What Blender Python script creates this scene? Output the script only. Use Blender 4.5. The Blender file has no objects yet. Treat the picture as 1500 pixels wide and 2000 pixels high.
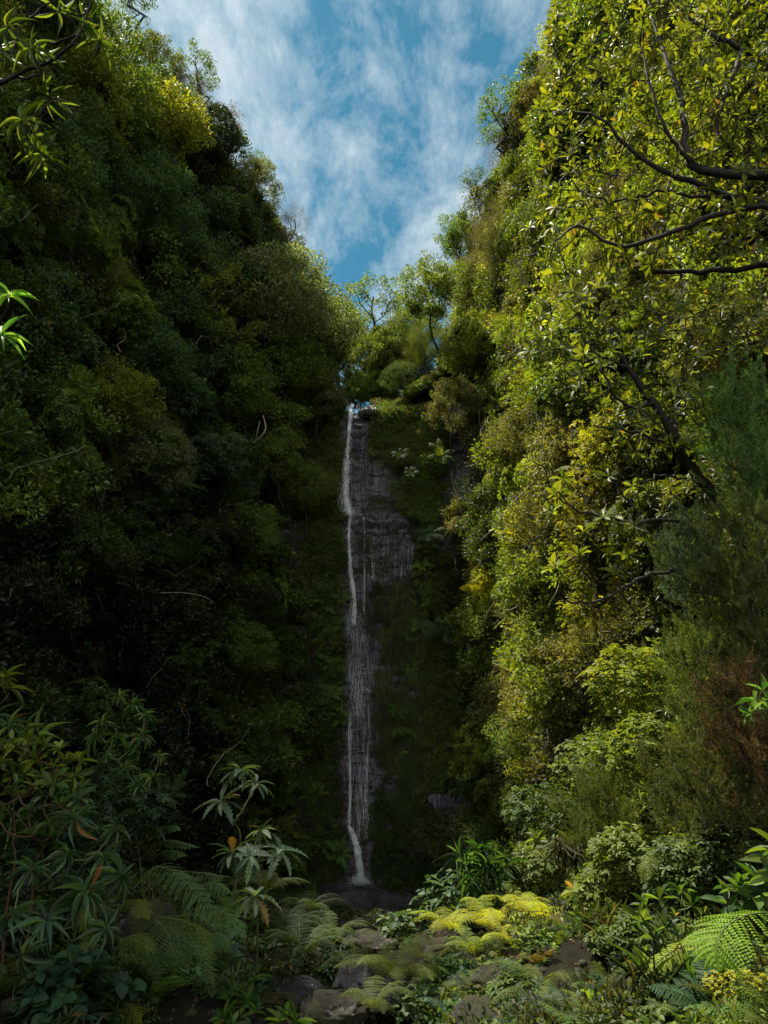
import bpy, math, random
import numpy as np
from mathutils import Vector, Matrix, Euler, noise
from mathutils.bvhtree import BVHTree

SC = bpy.context.scene
COL = SC.collection
RNG = np.random.default_rng(11)
random.seed(5)
R = math.radians

# ------------------------------------------------------------------ camera
FPX = 1450.0            # focal length in photograph pixels (1500 x 2000)
PITCH = R(18)
CAM = Vector((0.0, 0.0, 5.5))
cd = bpy.data.cameras.new('camera')
cam = bpy.data.objects.new('camera', cd)
COL.objects.link(cam)
cam.location = CAM
cam.rotation_euler = (R(90) + PITCH, 0, 0)
cd.sensor_fit = 'VERTICAL'
cd.sensor_height = 36
cd.lens = 36 * FPX / 2000
cd.clip_start = 0.05
cd.clip_end = 2000
SC.camera = cam

# ------------------------------------------------------------------ sun, sky, exposure
SUN_EL, SUN_AZ = R(67.5), math.atan2(-0.82, 0.57)      # azimuth measured from +Y towards +X
sun_dir = Vector((math.sin(SUN_AZ) * math.cos(SUN_EL), math.cos(SUN_AZ) * math.cos(SUN_EL), math.sin(SUN_EL)))
sl = bpy.data.lights.new('sun', 'SUN')
sl.energy = 5.0
sl.angle = R(0.5)
sl.color = (1.0, 0.93, 0.80)
so = bpy.data.objects.new('sun', sl)
COL.objects.link(so)
so.rotation_euler = sun_dir.to_track_quat('Z', 'Y').to_euler()

W = bpy.data.worlds.new('World')
SC.world = W
W.use_nodes = True
nt = W.node_tree
N, L = nt.nodes, nt.links
N.clear()


def nd(tree, t, **kw):
    n = tree.nodes.new(t)
    for k, v in kw.items():
        setattr(n, k, v)
    return n


def mathn(tree, op, a=None, b=None, clamp=False):
    n = tree.nodes.new('ShaderNodeMath')
    n.operation = op
    n.use_clamp = clamp
    for i, v in enumerate((a, b)):
        if v is None:
            continue
        if isinstance(v, (int, float)):
            n.inputs[i].default_value = v
        else:
            tree.links.new(v, n.inputs[i])
    return n.outputs[0]


def ramp(tree, fac, stops, interp='LINEAR'):
    n = tree.nodes.new('ShaderNodeValToRGB')
    n.color_ramp.interpolation = interp
    while len(n.color_ramp.elements) < len(stops):
        n.color_ramp.elements.new(0.5)
    for e, (p, c) in zip(n.color_ramp.elements, stops):
        e.position = p
        e.color = (c, c, c, 1) if isinstance(c, (int, float)) else (*c, 1)
    tree.links.new(fac, n.inputs[0])
    return n.outputs[0]


def noisen(tree, vec, scale, detail=4, rough=0.55, dist=0.0):
    n = tree.nodes.new('ShaderNodeTexNoise')
    n.inputs['Scale'].default_value = scale
    n.inputs['Detail'].default_value = detail
    n.inputs['Roughness'].default_value = rough
    n.inputs['Distortion'].default_value = dist
    if vec is not None:
        tree.links.new(vec, n.inputs['Vector'])
    return n.outputs[0]


def mixc(tree, fac, a, b, blend='MIX'):
    n = tree.nodes.new('ShaderNodeMix')
    n.data_type = 'RGBA'
    n.blend_type = blend
    for i, v in ((0, fac), (6, a), (7, b)):
        if isinstance(v, (int, float)):
            n.inputs[i].default_value = v
        elif isinstance(v, tuple):
            n.inputs[i].default_value = (*v, 1)
        else:
            tree.links.new(v, n.inputs[i])
    return n.outputs[2]


sky = nd(nt, 'ShaderNodeTexSky', sky_type='NISHITA')
sky.sun_disc = False
sky.sun_elevation = SUN_EL
sky.sun_rotation = SUN_AZ
sky.dust_density = 0.4
sky.air_density = 1.0
sky.ozone_density = 2.0
tc = nd(nt, 'ShaderNodeTexCoord')
sep = nd(nt, 'ShaderNodeSeparateXYZ')
L.new(tc.outputs['Generated'], sep.inputs[0])
zc = mathn(nt, 'MAXIMUM', sep.outputs[2], 0.06)
px_, py_ = mathn(nt, 'DIVIDE', sep.outputs[0], zc), mathn(nt, 'DIVIDE', sep.outputs[1], zc)
cmb = nd(nt, 'ShaderNodeCombineXYZ')
L.new(mathn(nt, 'MULTIPLY', px_, 1.55), cmb.inputs[0])
L.new(mathn(nt, 'MULTIPLY', py_, 0.75), cmb.inputs[1])
cmb.inputs[2].default_value = 4.4
v = cmb.outputs[0]
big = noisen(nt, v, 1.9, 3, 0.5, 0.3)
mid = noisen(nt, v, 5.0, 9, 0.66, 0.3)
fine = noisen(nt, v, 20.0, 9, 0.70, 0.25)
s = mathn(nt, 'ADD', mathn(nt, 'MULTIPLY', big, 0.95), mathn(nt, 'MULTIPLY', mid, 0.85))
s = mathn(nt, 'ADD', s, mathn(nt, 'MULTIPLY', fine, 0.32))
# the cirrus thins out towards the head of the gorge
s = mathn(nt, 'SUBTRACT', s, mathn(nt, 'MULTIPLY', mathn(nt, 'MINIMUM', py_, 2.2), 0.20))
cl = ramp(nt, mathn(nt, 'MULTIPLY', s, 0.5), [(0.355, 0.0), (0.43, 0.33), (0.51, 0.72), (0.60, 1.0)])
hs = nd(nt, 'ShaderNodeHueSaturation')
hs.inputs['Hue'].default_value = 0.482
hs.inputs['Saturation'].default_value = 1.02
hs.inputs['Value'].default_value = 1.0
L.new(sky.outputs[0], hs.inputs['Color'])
skyc = mixc(nt, cl, mixc(nt, 1.0, hs.outputs[0], (0.35, 0.745, 0.76), "MULTIPLY"), mixc(nt, ramp(nt, mathn(nt, 'MULTIPLY', s, 0.5), [(0.54, 0.0), (0.70, 1.0)]), (5.7, 6.45, 6.8), (13.0, 13.4, 13.6)))  # brightest cloud is added overhead, out of view, to fill the shaded slopes
bg = nd(nt, 'ShaderNodeBackground')
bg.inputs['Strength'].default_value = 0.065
out = nd(nt, 'ShaderNodeOutputWorld')
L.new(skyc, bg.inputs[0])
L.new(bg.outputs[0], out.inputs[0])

SC.view_settings.view_transform = 'Standard'
SC.view_settings.look = 'None'
SC.view_settings.gamma = 1
SC.view_settings.use_curve_mapping = False
SC.view_settings.exposure = 1.1
SC.render.engine = 'CYCLES'
cy = SC.cycles
cy.max_bounces = 6
cy.diffuse_bounces = 3
cy.glossy_bounces = 2
cy.transmission_bounces = 4
cy.transparent_max_bounces = 8
cy.sample_clamp_indirect = 4
cy.use_adaptive_sampling = False
cy.use_denoising = True
cy.denoising_input_passes = 'RGB_ALBEDO_NORMAL'
cy.denoising_prefilter = 'ACCURATE'
cy.caustics_reflective = False
cy.caustics_refractive = False


# ------------------------------------------------------------------ picture -> place
def ray(px, py):
    c, s_ = math.cos(PITCH), math.sin(PITCH)
    x, u = (px - 750), (1000 - py)
    return Vector((x, FPX * c - u * s_, FPX * s_ + u * c)).normalized()


def P(px, py, Y):
    d = ray(px, py)
    return CAM + d * (Y / d.y)


def proj(p):
    q = Vector(p) - CAM
    c, s_ = math.cos(PITCH), math.sin(PITCH)
    fz = q.y * c + q.z * s_
    uz = -q.y * s_ + q.z * c
    return 750 + FPX * q.x / fz, 1000 - FPX * uz / fz


# ------------------------------------------------------------------ tagging
def tag(o, label=None, cat=None, group=None, kind=None):
    if label:
        o['label'] = label
    if cat:
        o['category'] = cat
    if group:
        o['group'] = group
    if kind:
        o['kind'] = kind
    return o


def empty(name, loc=(0, 0, 0)):
    o = bpy.data.objects.new(name, None)
    o.empty_display_size = 0.2
    COL.objects.link(o)
    o.location = loc
    return o


def link(name, mesh, parent=None, mat4=None):
    o = bpy.data.objects.new(name, mesh)
    COL.objects.link(o)
    if parent is not None:
        o.parent = parent
    if mat4 is not None:
        o.matrix_local = mat4
    return o


# ------------------------------------------------------------------ materials
def leaf_mat(name, rough=0.42, trans=0.38, spread=0.5, coat=0.0, spec=0.5):
    """Leaf: the plant's own tone comes from its 'tint' (property or point attribute), each leaf varies by 'rnd'."""
    m = bpy.data.materials.new(name)
    m.use_nodes = True
    t = m.node_tree
    t.nodes.clear()
    a = nd(t, 'ShaderNodeAttribute', attribute_type='INSTANCER', attribute_name='tint')
    r = nd(t, 'ShaderNodeAttribute', attribute_type='GEOMETRY', attribute_name='rnd')
    h = nd(t, 'ShaderNodeHueSaturation')
    h.inputs['Saturation'].default_value = 1.0
    t.links.new(a.outputs['Color'], h.inputs['Color'])
    t.links.new(mathn(t, 'ADD', mathn(t, 'MULTIPLY', r.outputs['Fac'], -0.05), 0.525), h.inputs['Hue'])
    k = mathn(t, 'ADD', mathn(t, 'MULTIPLY', mathn(t, 'POWER', r.outputs['Fac'], 1.6), 2 * spread), 1 - spread)
    t.links.new(k, h.inputs['Value'])
    # a few leaves are yellowed or brown
    old = ramp(t, r.outputs['Fac'], [(0.0, 1.0), (0.018, 1.0), (0.022, 0.0), (1.0, 0.0)])
    col = mixc(t, old, h.outputs[0], (0.16, 0.10, 0.025))
    tcn = mixc(t, 1.0, col, (1.9, 1.75, 0.42), 'MULTIPLY')
    p = nd(t, 'ShaderNodeBsdfPrincipled')
    t.links.new(col, p.inputs['Base Color'])
    p.inputs['Roughness'].default_value = rough
    p.inputs['Specular IOR Level'].default_value = spec
    tr = nd(t, 'ShaderNodeBsdfTranslucent')
    t.links.new(tcn, tr.inputs['Color'])
    mx = nd(t, 'ShaderNodeMixShader')
    mx.inputs[0].default_value = trans
    t.links.new(p.outputs[0], mx.inputs[1])
    t.links.new(tr.outputs[0], mx.inputs[2])
    o = nd(t, 'ShaderNodeOutputMaterial')
    t.links.new(mx.outputs[0], o.inputs[0])
    return m


M_LEAF = leaf_mat('glossy_leaf', 0.44, 0.42, 0.6, spec=0.35)
M_SOFT = leaf_mat('soft_leaf', 0.6, 0.36, 0.5, spec=0.3)
M_NEEDLE = leaf_mat('heath_needle', 0.7, 0.30, 0.5, spec=0.2)
M_FERN = leaf_mat('fern_leaf', 0.62, 0.42, 0.4, spec=0.18)
M_BIG = leaf_mat('big_leaf', 0.47, 0.52, 0.5, spec=0.3)


def solid(name, c1, c2, scale=6, rough=0.8, bump=0.4, spec=0.3):
    m = bpy.data.materials.new(name)
    m.use_nodes = True
    t = m.node_tree
    p = t.nodes['Principled BSDF']
    tcn = nd(t, 'ShaderNodeTexCoord')
    n = noisen(t, tcn.outputs['Object'], scale, 6, 0.65)
    t.links.new(mixc(t, ramp(t, n, [(0.3, 0.0), (0.7, 1.0)]), c1, c2), p.inputs['Base Color'])
    p.inputs['Roughness'].default_value = rough
    p.inputs['Specular IOR Level'].default_value = spec
    b = nd(t, 'ShaderNodeBump')
    b.inputs['Strength'].default_value = bump
    b.inputs['Distance'].default_value = 0.03
    t.links.new(noisen(t, tcn.outputs['Object'], scale * 3, 6, 0.7), b.inputs['Height'])
    t.links.new(b.outputs[0], p.inputs['Normal'])
    return m


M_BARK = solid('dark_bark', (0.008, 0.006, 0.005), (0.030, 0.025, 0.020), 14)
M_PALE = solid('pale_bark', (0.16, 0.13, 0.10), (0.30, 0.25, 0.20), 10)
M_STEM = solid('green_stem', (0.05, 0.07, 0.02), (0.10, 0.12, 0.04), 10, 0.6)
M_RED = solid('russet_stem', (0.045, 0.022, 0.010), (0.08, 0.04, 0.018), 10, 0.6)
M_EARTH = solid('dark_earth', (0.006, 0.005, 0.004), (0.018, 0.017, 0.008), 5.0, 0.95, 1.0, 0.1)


def rock_mat(name, base, light, wet=0.35, moss_amt=0.5, moss=(0.035, 0.040, 0.010), streak=True, lichen=False):
    m = bpy.data.materials.new(name)
    m.use_nodes = True
    t = m.node_tree
    p = t.nodes['Principled BSDF']
    tcn = nd(t, 'ShaderNodeTexCoord')
    ob = tcn.outputs['Object']
    n1 = noisen(t, ob, 1.1, 8, 0.68, 0.4)
    c = mixc(t, ramp(t, n1, [(0.32, 0.0), (0.68, 1.0)]), base, light)
    if streak:
        mp = nd(t, 'ShaderNodeMapping')
        mp.inputs['Scale'].default_value = (7.0, 3.0, 0.32)
        t.links.new(ob, mp.inputs[0])
        n2 = noisen(t, mp.outputs[0], 1.6, 6, 0.7, 0.15)
        c = mixc(t, ramp(t, n2, [(0.45, 0.0), (0.62, 0.75)]), c, tuple(x * 2.1 for x in light))
        c = mixc(t, ramp(t, n2, [(0.30, 0.8), (0.44, 0.0)]), c, tuple(x * 0.45 for x in base))
    if streak:
        mp2 = nd(t, 'ShaderNodeMapping')
        mp2.inputs['Scale'].default_value = (0.7, 0.7, 4.5)
        t.links.new(ob, mp2.inputs[0])
        n5 = noisen(t, mp2.outputs[0], 1.3, 9, 0.72, 0.5)
        c = mixc(t, ramp(t, n5, [(0.40, 0.9), (0.47, 0.0)]), c, tuple(x * 0.25 for x in base))
        c = mixc(t, ramp(t, n5, [(0.60, 0.0), (0.66, 0.6)]), c, tuple(x * 1.7 for x in light))
    if lichen:
        n4 = noisen(t, ob, 3.2, 7, 0.72, 0.3)
        c = mixc(t, ramp(t, n4, [(0.56, 0.0), (0.60, 0.8)]), c, (0.22, 0.20, 0.17))
    n3 = noisen(t, ob, 0.55, 7, 0.72, 0.6)
    mm = ramp(t, n3, [(0.62 - 0.25 * moss_amt, 0.0), (0.70 - 0.25 * moss_amt, 1.0)])
    c = mixc(t, mm, c, moss)
    t.links.new(c, p.inputs['Base Color'])
    t.links.new(mathn(t, 'ADD', mathn(t, 'MULTIPLY', mm, 0.5), wet, True), p.inputs['Roughness'])
    b = nd(t, 'ShaderNodeBump')
    b.inputs['Strength'].default_value = 0.9
    b.inputs['Distance'].default_value = 0.20
    vor = nd(t, 'ShaderNodeTexVoronoi')
    vor.inputs['Scale'].default_value = 4.5
    t.links.new(ob, vor.inputs['Vector'])
    hh = mathn(t, 'ADD', noisen(t, ob, 5.5, 10, 0.75, 0.3), mathn(t, 'MULTIPLY', vor.outputs['Distance'], 0.35))
    if streak:
        hh = mathn(t, 'ADD', hh, mathn(t, 'MULTIPLY', n5, 1.6))
    t.links.new(hh, b.inputs['Height'])
    t.links.new(b.outputs[0], p.inputs['Normal'])
    return m


M_CLIFF = rock_mat('wet_basalt', (0.042, 0.039, 0.046), (0.165, 0.152, 0.178), 0.22, 0.48)
M_LEDGE = rock_mat('ledge_basalt', (0.030, 0.028, 0.031), (0.11, 0.104, 0.112), 0.25, 0.25, streak=False)
M_ROCK = rock_mat('boulder_rock', (0.010, 0.008, 0.007), (0.040, 0.032, 0.028), 0.45, 0.85, (0.045, 0.042, 0.010), False, True)
M_ROCKBROWN = rock_mat('rusty_rock', (0.009, 0.006, 0.005), (0.050, 0.028, 0.018), 0.5, 0.7, (0.05, 0.055, 0.012), False, True)


def water_mat():
    m = bpy.data.materials.new('falling_water')
    m.use_nodes = True
    p = m.node_tree.nodes['Principled BSDF']
    p.inputs['Base Color'].default_value = (0.93, 0.95, 0.97, 1)
    p.inputs['Roughness'].default_value = 0.25
    p.inputs['Specular IOR Level'].default_value = 0.6
    t = m.node_tree
    tr = nd(t, 'ShaderNodeBsdfTranslucent')
    tr.inputs[0].default_value = (0.93, 0.95, 0.97, 1)
    mx = nd(t, 'ShaderNodeMixShader')
    mx.inputs[0].default_value = 0.45
    o = t.nodes['Material Output']
    t.links.new(p.outputs[0], mx.inputs[1])
    t.links.new(tr.outputs[0], mx.inputs[2])
    t.links.new(mx.outputs[0], o.inputs[0])
    return m


M_WATER = water_mat()


# ------------------------------------------------------------------ mesh building
def unit(a):
    return a / np.maximum(np.linalg.norm(a, axis=-1, keepdims=True), 1e-9)


class Geo:
    """Collects triangles with a per-vertex 'rnd' value and a material index, links as one mesh."""

    def __init__(self):
        self.v, self.f, self.r, self.m, self.n, self.mats = [], [], [], [], 0, []

    def mi(self, mat):
        if mat not in self.mats:
            self.mats.append(mat)
        return self.mats.index(mat)

    def add(self, V, F, mat, rnd=0.5):
        V = np.asarray(V, float).reshape(-1, 3)
        F = np.asarray(F, int).reshape(-1, 3)
        self.v.append(V)
        self.f.append(F + self.n)
        self.r.append(np.broadcast_to(np.asarray(rnd, float), (len(V),)))
        self.m.append(np.full(len(F), self.mi(mat)))
        self.n += len(V)

    def mesh(self, name, smooth=False):
        V, F = np.concatenate(self.v), np.concatenate(self.f)
        me = bpy.data.meshes.new(name)
        me.vertices.add(len(V))
        me.vertices.foreach_set('co', V.astype(np.float32).ravel())
        me.loops.add(len(F) * 3)
        me.loops.foreach_set('vertex_index', F.astype(np.int32).ravel())
        me.polygons.add(len(F))
        me.polygons.foreach_set('loop_start', np.arange(0, len(F) * 3, 3, dtype=np.int32))
        me.polygons.foreach_set('material_index', np.concatenate(self.m).astype(np.int32))
        if smooth:
            me.polygons.foreach_set('use_smooth', np.ones(len(F), bool))
        for mt in self.mats:
            me.materials.append(mt)
        a = me.attributes.new('rnd', 'FLOAT', 'POINT')
        a.data.foreach_set('value', np.concatenate(self.r).astype(np.float32))
        me.update()
        return me


# leaf outlines: length along +Y, width along X, normal +Z
T_DIAMOND = (np.array([[0, 0, 0], [-.5, .5, .08], [.5, .5, .08], [0, 1, -.1]]), np.array([[0, 2, 1], [1, 2, 3]]))
T_FOLD = (np.array([[0, 0, 0], [-.5, .5, .16], [0, .52, 0], [.5, .5, .16], [0, 1, -.16]]),
          np.array([[0, 2, 1], [0, 3, 2], [1, 2, 4], [2, 3, 4]]))


def make_leaf(widths, droop=0.25, fold=0.25):
    """A longer leaf from width stations: midrib and two edges."""
    n = len(widths)
    V, F = [], []
    for i, w in enumerate(widths):
        y = i / (n - 1)
        z = -droop * y * y
        V += [[-w / 2, y, z + fold * w / 2], [0, y, z], [w / 2, y, z + fold * w / 2]]
    for i in range(n - 1):
        a = 3 * i
        for k in (0, 1):
            F += [[a + k, a + k + 1, a + k + 4], [a + k, a + k + 4, a + k + 3]]
    return np.array(V, float), np.array(F)


T_OBOV = make_leaf([.10, .30, .62, .92, 1.0, .66, .04], 0.22, 0.22)     # widest beyond the middle
T_LANCE = make_leaf([.12, .62, .95, 1.0, .78, .42, .03], 0.45, 0.3)
T_ELLIP = make_leaf([.08, .7, 1.0, .85, .04], 0.2, 0.25)
T_ROUND = make_leaf([.15, .95, 1.0, .6, .04], 0.12, 0.2)


def frames(D, Nn):
    y = unit(D)
    z = Nn - (Nn * y).sum(1, keepdims=True) * y
    z = unit(z)
    x = np.cross(y, z)
    return x, y, z


def put(geo, tmpl, pos, D, Nn, ln, wd, mat, rnd=None):
    T, F = tmpl
    n = len(pos)
    if n == 0:
        return
    x, y, z = frames(D, Nn)
    ln = np.broadcast_to(ln, (n,))[:, None, None]
    wd = np.broadcast_to(wd, (n,))[:, None, None]
    V = pos[:, None, :] + x[:, None, :] * T[None, :, :1] * wd + y[:, None, :] * T[None, :, 1:2] * ln + z[:, None, :] * T[None, :, 2:3] * ln * 0.9
    k = len(T)
    FF = F[None] + (np.arange(n) * k)[:, None, None]
    if rnd is None:
        rnd = RNG.random(n)
    geo.add(V, FF, mat, np.repeat(rnd, k))


def tube(geo, pts, rad, mat, sides=6):
    pts = np.asarray(pts, float)
    n = len(pts)
    rad = np.broadcast_to(np.asarray(rad, float), (n,))
    tan = unit(np.gradient(pts, axis=0))
    ref = np.array([0.31, 0.17, 0.93])
    x = unit(np.cross(tan, ref))
    y = np.cross(tan, x)
    a = np.linspace(0, 2 * np.pi, sides, endpoint=False)
    ring = pts[:, None] + rad[:, None, None] * (x[:, None] * np.cos(a)[None, :, None] + y[:, None] * np.sin(a)[None, :, None])
    F = []
    for i in range(n - 1):
        for j in range(sides):
            p, q = i * sides + j, i * sides + (j + 1) % sides
            F += [[p, q, q + sides], [p, q + sides, p + sides]]
    geo.add(ring, F, mat)


def wander(p0, p1, n, amp, rng):
    t = np.linspace(0, 1, n)[:, None]
    pts = np.asarray(p0) * (1 - t) + np.asarray(p1) * t
    w = np.cumsum(rng.normal(0, 1, (n, 3)), axis=0)
    w -= w[0] * (1 - t) + w[-1] * t
    return pts + w * amp * np.linalg.norm(np.asarray(p1) - np.asarray(p0)) / n


def bezier(pts, n):
    """Smooth curve through the given points (Catmull-Rom)."""
    p = np.asarray(pts, float)
    if len(p) < 3:
        t = np.linspace(0, 1, n)[:, None]
        return p[0] * (1 - t) + p[-1] * t
    p = np.vstack([2 * p[0] - p[1], p, 2 * p[-1] - p[-2]])
    o = []
    seg = len(p) - 3
    for u in np.linspace(0, seg - 1e-6, n):
        i = int(u)
        t = u - i
        a, b, c, d = p[i:i + 4]
        o.append(0.5 * ((2 * b) + (-a + c) * t + (2 * a - 5 * b + 4 * c - d) * t * t + (-a + 3 * b - 3 * c + d) * t ** 3))
    return np.array(o)


def rsphere(n, rng=RNG):
    return unit(rng.normal(0, 1, (n, 3)))


UP = np.array([0, 0, 1.0])


def sprig_leaves(geo, c, r, n, ln, wd, tmpl, mat, up=0.5, squash=0.75, shell=0.5, rng=RNG, out_from=None):
    """n leaves in a clump of radius r round c: dense towards its skin, pointing outwards and up."""
    d = rsphere(n, rng)
    rr = r * (shell + (1 - shell) * rng.random(n) ** 0.5)[:, None]
    pos = np.asarray(c) + d * rr * np.array([1, 1, squash])
    D = unit(d + UP * up + rng.normal(0, .45, (n, 3)))
    Nn = unit(UP * 0.9 + d * 0.7 + rng.normal(0, .45, (n, 3)))
    s = rng.uniform(.7, 1.25, n)
    put(geo, tmpl, pos, D, Nn, ln * s, wd * s, mat, rng.random(n))


def rosettes(geo, C, A, k, ln, wd, tmpl, mat, tilt=(0.15, 0.9), rng=RNG):
    """A whorl of k leaves at each C round axis A; tilt = how far leaves lean off the plane (low, high)."""
    n = len(C)
    C, A = np.asarray(C), unit(np.asarray(A))
    x = unit(np.cross(A, rsphere(n, rng)))
    y = np.cross(A, x)
    th = (np.arange(k)[None] * 2.399 + rng.random((n, 1)) * 6.28 + rng.normal(0, .15, (n, k)))
    el = tilt[0] + (tilt[1] - tilt[0]) * (np.arange(k) / max(k - 1, 1))[None] + rng.normal(0, .12, (n, k))
    D = (np.cos(th)[..., None] * x[:, None] + np.sin(th)[..., None] * y[:, None]) * np.cos(el)[..., None] + A[:, None] * np.sin(el)[..., None]
    D = D.reshape(-1, 3)
    Nn = np.repeat(A, k, 0) + rng.normal(0, .15, (n * k, 3))
    s = rng.uniform(.7, 1.15, n * k)
    pos = np.repeat(C, k, 0) + D * ln * 0.06
    rn = np.clip(np.repeat(rng.random(n), k) * .5 + rng.random(n * k) * .5, 0, 1)
    put(geo, tmpl, pos, D, Nn, ln * s, wd * s, mat, rn)


def skeleton(geo, base, tip, rad, nlev, nch, rng, mat, spread=0.8, ratio=0.62, start=0.35, up=0.25, sides=(6, 4, 3)):
    """A limb from base to tip that divides nlev times. Returns tip points with directions."""
    tips = []

    def limb(p0, p1, r, lev):
        k = 7 if lev == nlev else 5
        pts = wander(p0, p1, k, 0.35, rng)
        tube(geo, pts, np.linspace(r, r * 0.45, k), mat, sides[min(nlev - lev, 2)])
        dirn = unit(pts[-1] - pts[-2])
        if lev == 0:
            tips.append((pts[-1], dirn))
            tips.append((pts[-2], unit(pts[-2] - pts[-3])))
            return
        ln = np.linalg.norm(np.asarray(p1) - np.asarray(p0))
        for i in range(nch):
            t = start + (1 - start) * (i + rng.random() * 0.8) / nch
            q = t * (k - 1)
            i0 = min(int(q), k - 2)
            p = pts[i0] + (pts[i0 + 1] - pts[i0]) * (q - i0)
            d0 = unit(pts[i0 + 1] - pts[i0])
            s_ = rsphere(1, rng)[0]
            s_ = unit(s_ - d0 * (s_ @ d0))
            dd = unit(d0 * (1 - spread * .45) + s_ * spread + UP * up)
            limb(p, p + dd * ln * ratio * rng.uniform(.7, 1.2) * (1.1 - .5 * t), r * (1 - .55 * t) * .6, lev - 1)
        tips.append((pts[-1], dirn))

    limb(np.asarray(base, float), np.asarray(tip, float), rad, nlev)
    return np.array([t[0] for t in tips]), np.array([t[1] for t in tips])


# ------------------------------------------------------------------ fern fronds
def frond_mesh(name, length=1.0, pairs=22, wmax=0.26, arch=0.55, detail=1, mat=None, stem=None, rise=0.5, seed=0):
    """A fern frond along +Y from the origin, rising then arching down. detail 1: pinnae as cut blades of pinnules."""
    rng = np.random.default_rng(seed)
    g = Geo()
    mat = mat or M_FERN
    n = 14
    t = np.linspace(0, 1, n)
    ang = rise - arch * 2.0 * t ** 1.25
    seg = length / (n - 1)
    y = np.concatenate([[0], np.cumsum(np.cos(ang[:-1]) * seg)])
    z = np.concatenate([[0], np.cumsum(np.sin(ang[:-1]) * seg)])
    x = 0.05 * length * np.sin(t * 2.2 + seed)
    rach = np.stack([x, y, z], 1)
    tube(g, rach, np.linspace(.008, .002, n) * length, stem or M_STEM, 3)
    ts = np.linspace(0.14, 0.985, pairs)
    pos, D, Nn, ln = [], [], [], []
    for i, u in enumerate(ts):
        q = u * (n - 1)
        k = min(int(q), n - 2)
        p = rach[k] + (rach[k + 1] - rach[k]) * (q - k)
        d0 = unit(rach[k + 1] - rach[k])
        side = np.array([1.0, 0, 0])
        up = unit(np.cross(side, d0))
        w = wmax * length * (math.sin(math.pi * min(1, (u - .05) * 0.80 + .12)) ** 0.75) * (1 - 0.25 * u)
        if u > .8:
            w *= max(.12, (1 - u) / .2) ** .8
        for s_ in (-1, 1):
            dd = unit(side * s_ + d0 * (0.28 + .35 * u) - up * (.16 + .1 * rng.random()) + rng.normal(0, .05, 3))
            ww = w * rng.uniform(.88, 1.08)
            if detail == 0:
                pos.append(p); D.append(dd); Nn.append(up); ln.append(ww)
            else:
                m = 11 if detail == 1 else 7
                for j in range(m):
                    v = (j + .5) / m
                    c = p + dd * ww * v - up * ww * .22 * v * v
                    tgt = unit(np.cross(up, dd))
                    pl = length / pairs * .40 * (1 - v ** 1.5) ** .7 + .004
                    for s2 in (-1, 1):
                        pos.append(c); D.append(unit(tgt * s2 + dd * .55)); Nn.append(up + rng.normal(0, .12, 3)); ln.append(pl)
    pos, D, Nn, ln = map(np.array, (pos, D, Nn, ln))
    if detail == 0:
        tm = (np.array([[-.5, 0, 0], [.5, 0, 0], [-.38, .6, -.05], [.38, .6, -.05], [0, 1, -.15]]), np.array([[0, 1, 3], [0, 3, 2], [2, 3, 4]]))
        put(g, tm, pos, D, Nn, ln, length * .55 / pairs * 1.15, mat, rng.random(len(pos)) * .5 + .25)
    else:
        put(g, T_DIAMOND, pos, D, Nn, ln, wmax * length / m * .9, mat, rng.random(len(pos)) * .4 + .3)
    return g.mesh(name)


# ------------------------------------------------------------------ gorge
def fbm(p, o=4):
    return noise.fractal(Vector(p), 1.0, 2.0, o)


# station: Y, base x, top x, top z
LEFT = [(-14, -16.0, -46.0, 30), (-4, -11.0, -28.0, 36), (4, -9.0, -19.5, 43), (12, -9.6, -17.2, 46.5), (18, -9.4, -16.6, 45.5), (22, -8.6, -16.4, 42), (26, -7.6, -14.5, 38.2),  # unseen near ridge raised to shade the gorge floor; widened behind camera for fill
        (34, -4.6, -9.7, 37.2), (37, -3.6, -8.5, 36.6), (45, -3.5, -6.2, 36.2), (56, -5.0, -7.5, 36.5), (70, -7, -9, 38)]
RIGHT = [(-14, 15.0, 42.0, 30), (-4, 9.5, 30.0, 33), (4, 7.4, 19.0, 37), (10, 7.0, 12.4, 40), (16, 5.9, 11.2, 40), (22, 4.5, 10.0, 39.5), (28, 3.9, 8.9, 39),  # unseen wall behind the camera spread wide to let in fill light
         (34, 3.7, 7.6, 38.2), (37, 3.0, 6.9, 37.0), (42, 2.9, 5.8, 34.5), (50, 3.3, 5.2, 33), (60, 5.0, 7.0, 34), (70, 7, 9, 36)]


def st(tab, Y, k):
    return float(np.interp(Y, [a[0] for a in tab], [a[k] for a in tab]))


def ground_z(x, y):
    z = np.interp(y, [-14, 0, 6, 11, 20, 30, 34, 36, 60], [3.9, 3.7, 3.5, 3.0, 1.5, -0.2, -1.1, -1.2, -1.2])
    return float(z) + 0.28 * abs(x) ** 1.15 * (0.5 if x > 0 else 0.42)


def wall_point(tab, side, Y, v):
    """v 0..1 from foot to brow, 1..1.35 the shoulder that runs back from the brow."""
    xb, xt, zt = st(tab, Y, 1), st(tab, Y, 2), st(tab, Y, 3)
    zb = ground_z(xb, Y) - 0.6
    if v <= 1:
        x = xb + (xt - xb) * (v ** 1.15)
        z = zb + (zt - zb) * v
    else:
        w = (v - 1) / 0.35
        x = xt + side * 22 * w
        z = zt - 6 * w ** 1.4
    n1 = fbm((x * .12 + 9 * side, Y * .13, z * .11), 3)
    n2 = fbm((x * .5, Y * .45 + 4, z * .4), 3)
    d = (1.5 * n1 + .45 * n2) * min(1, v * 4 + .25)
    return Vector((x - side * d * .9, Y, z + .3 * n2))


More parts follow.
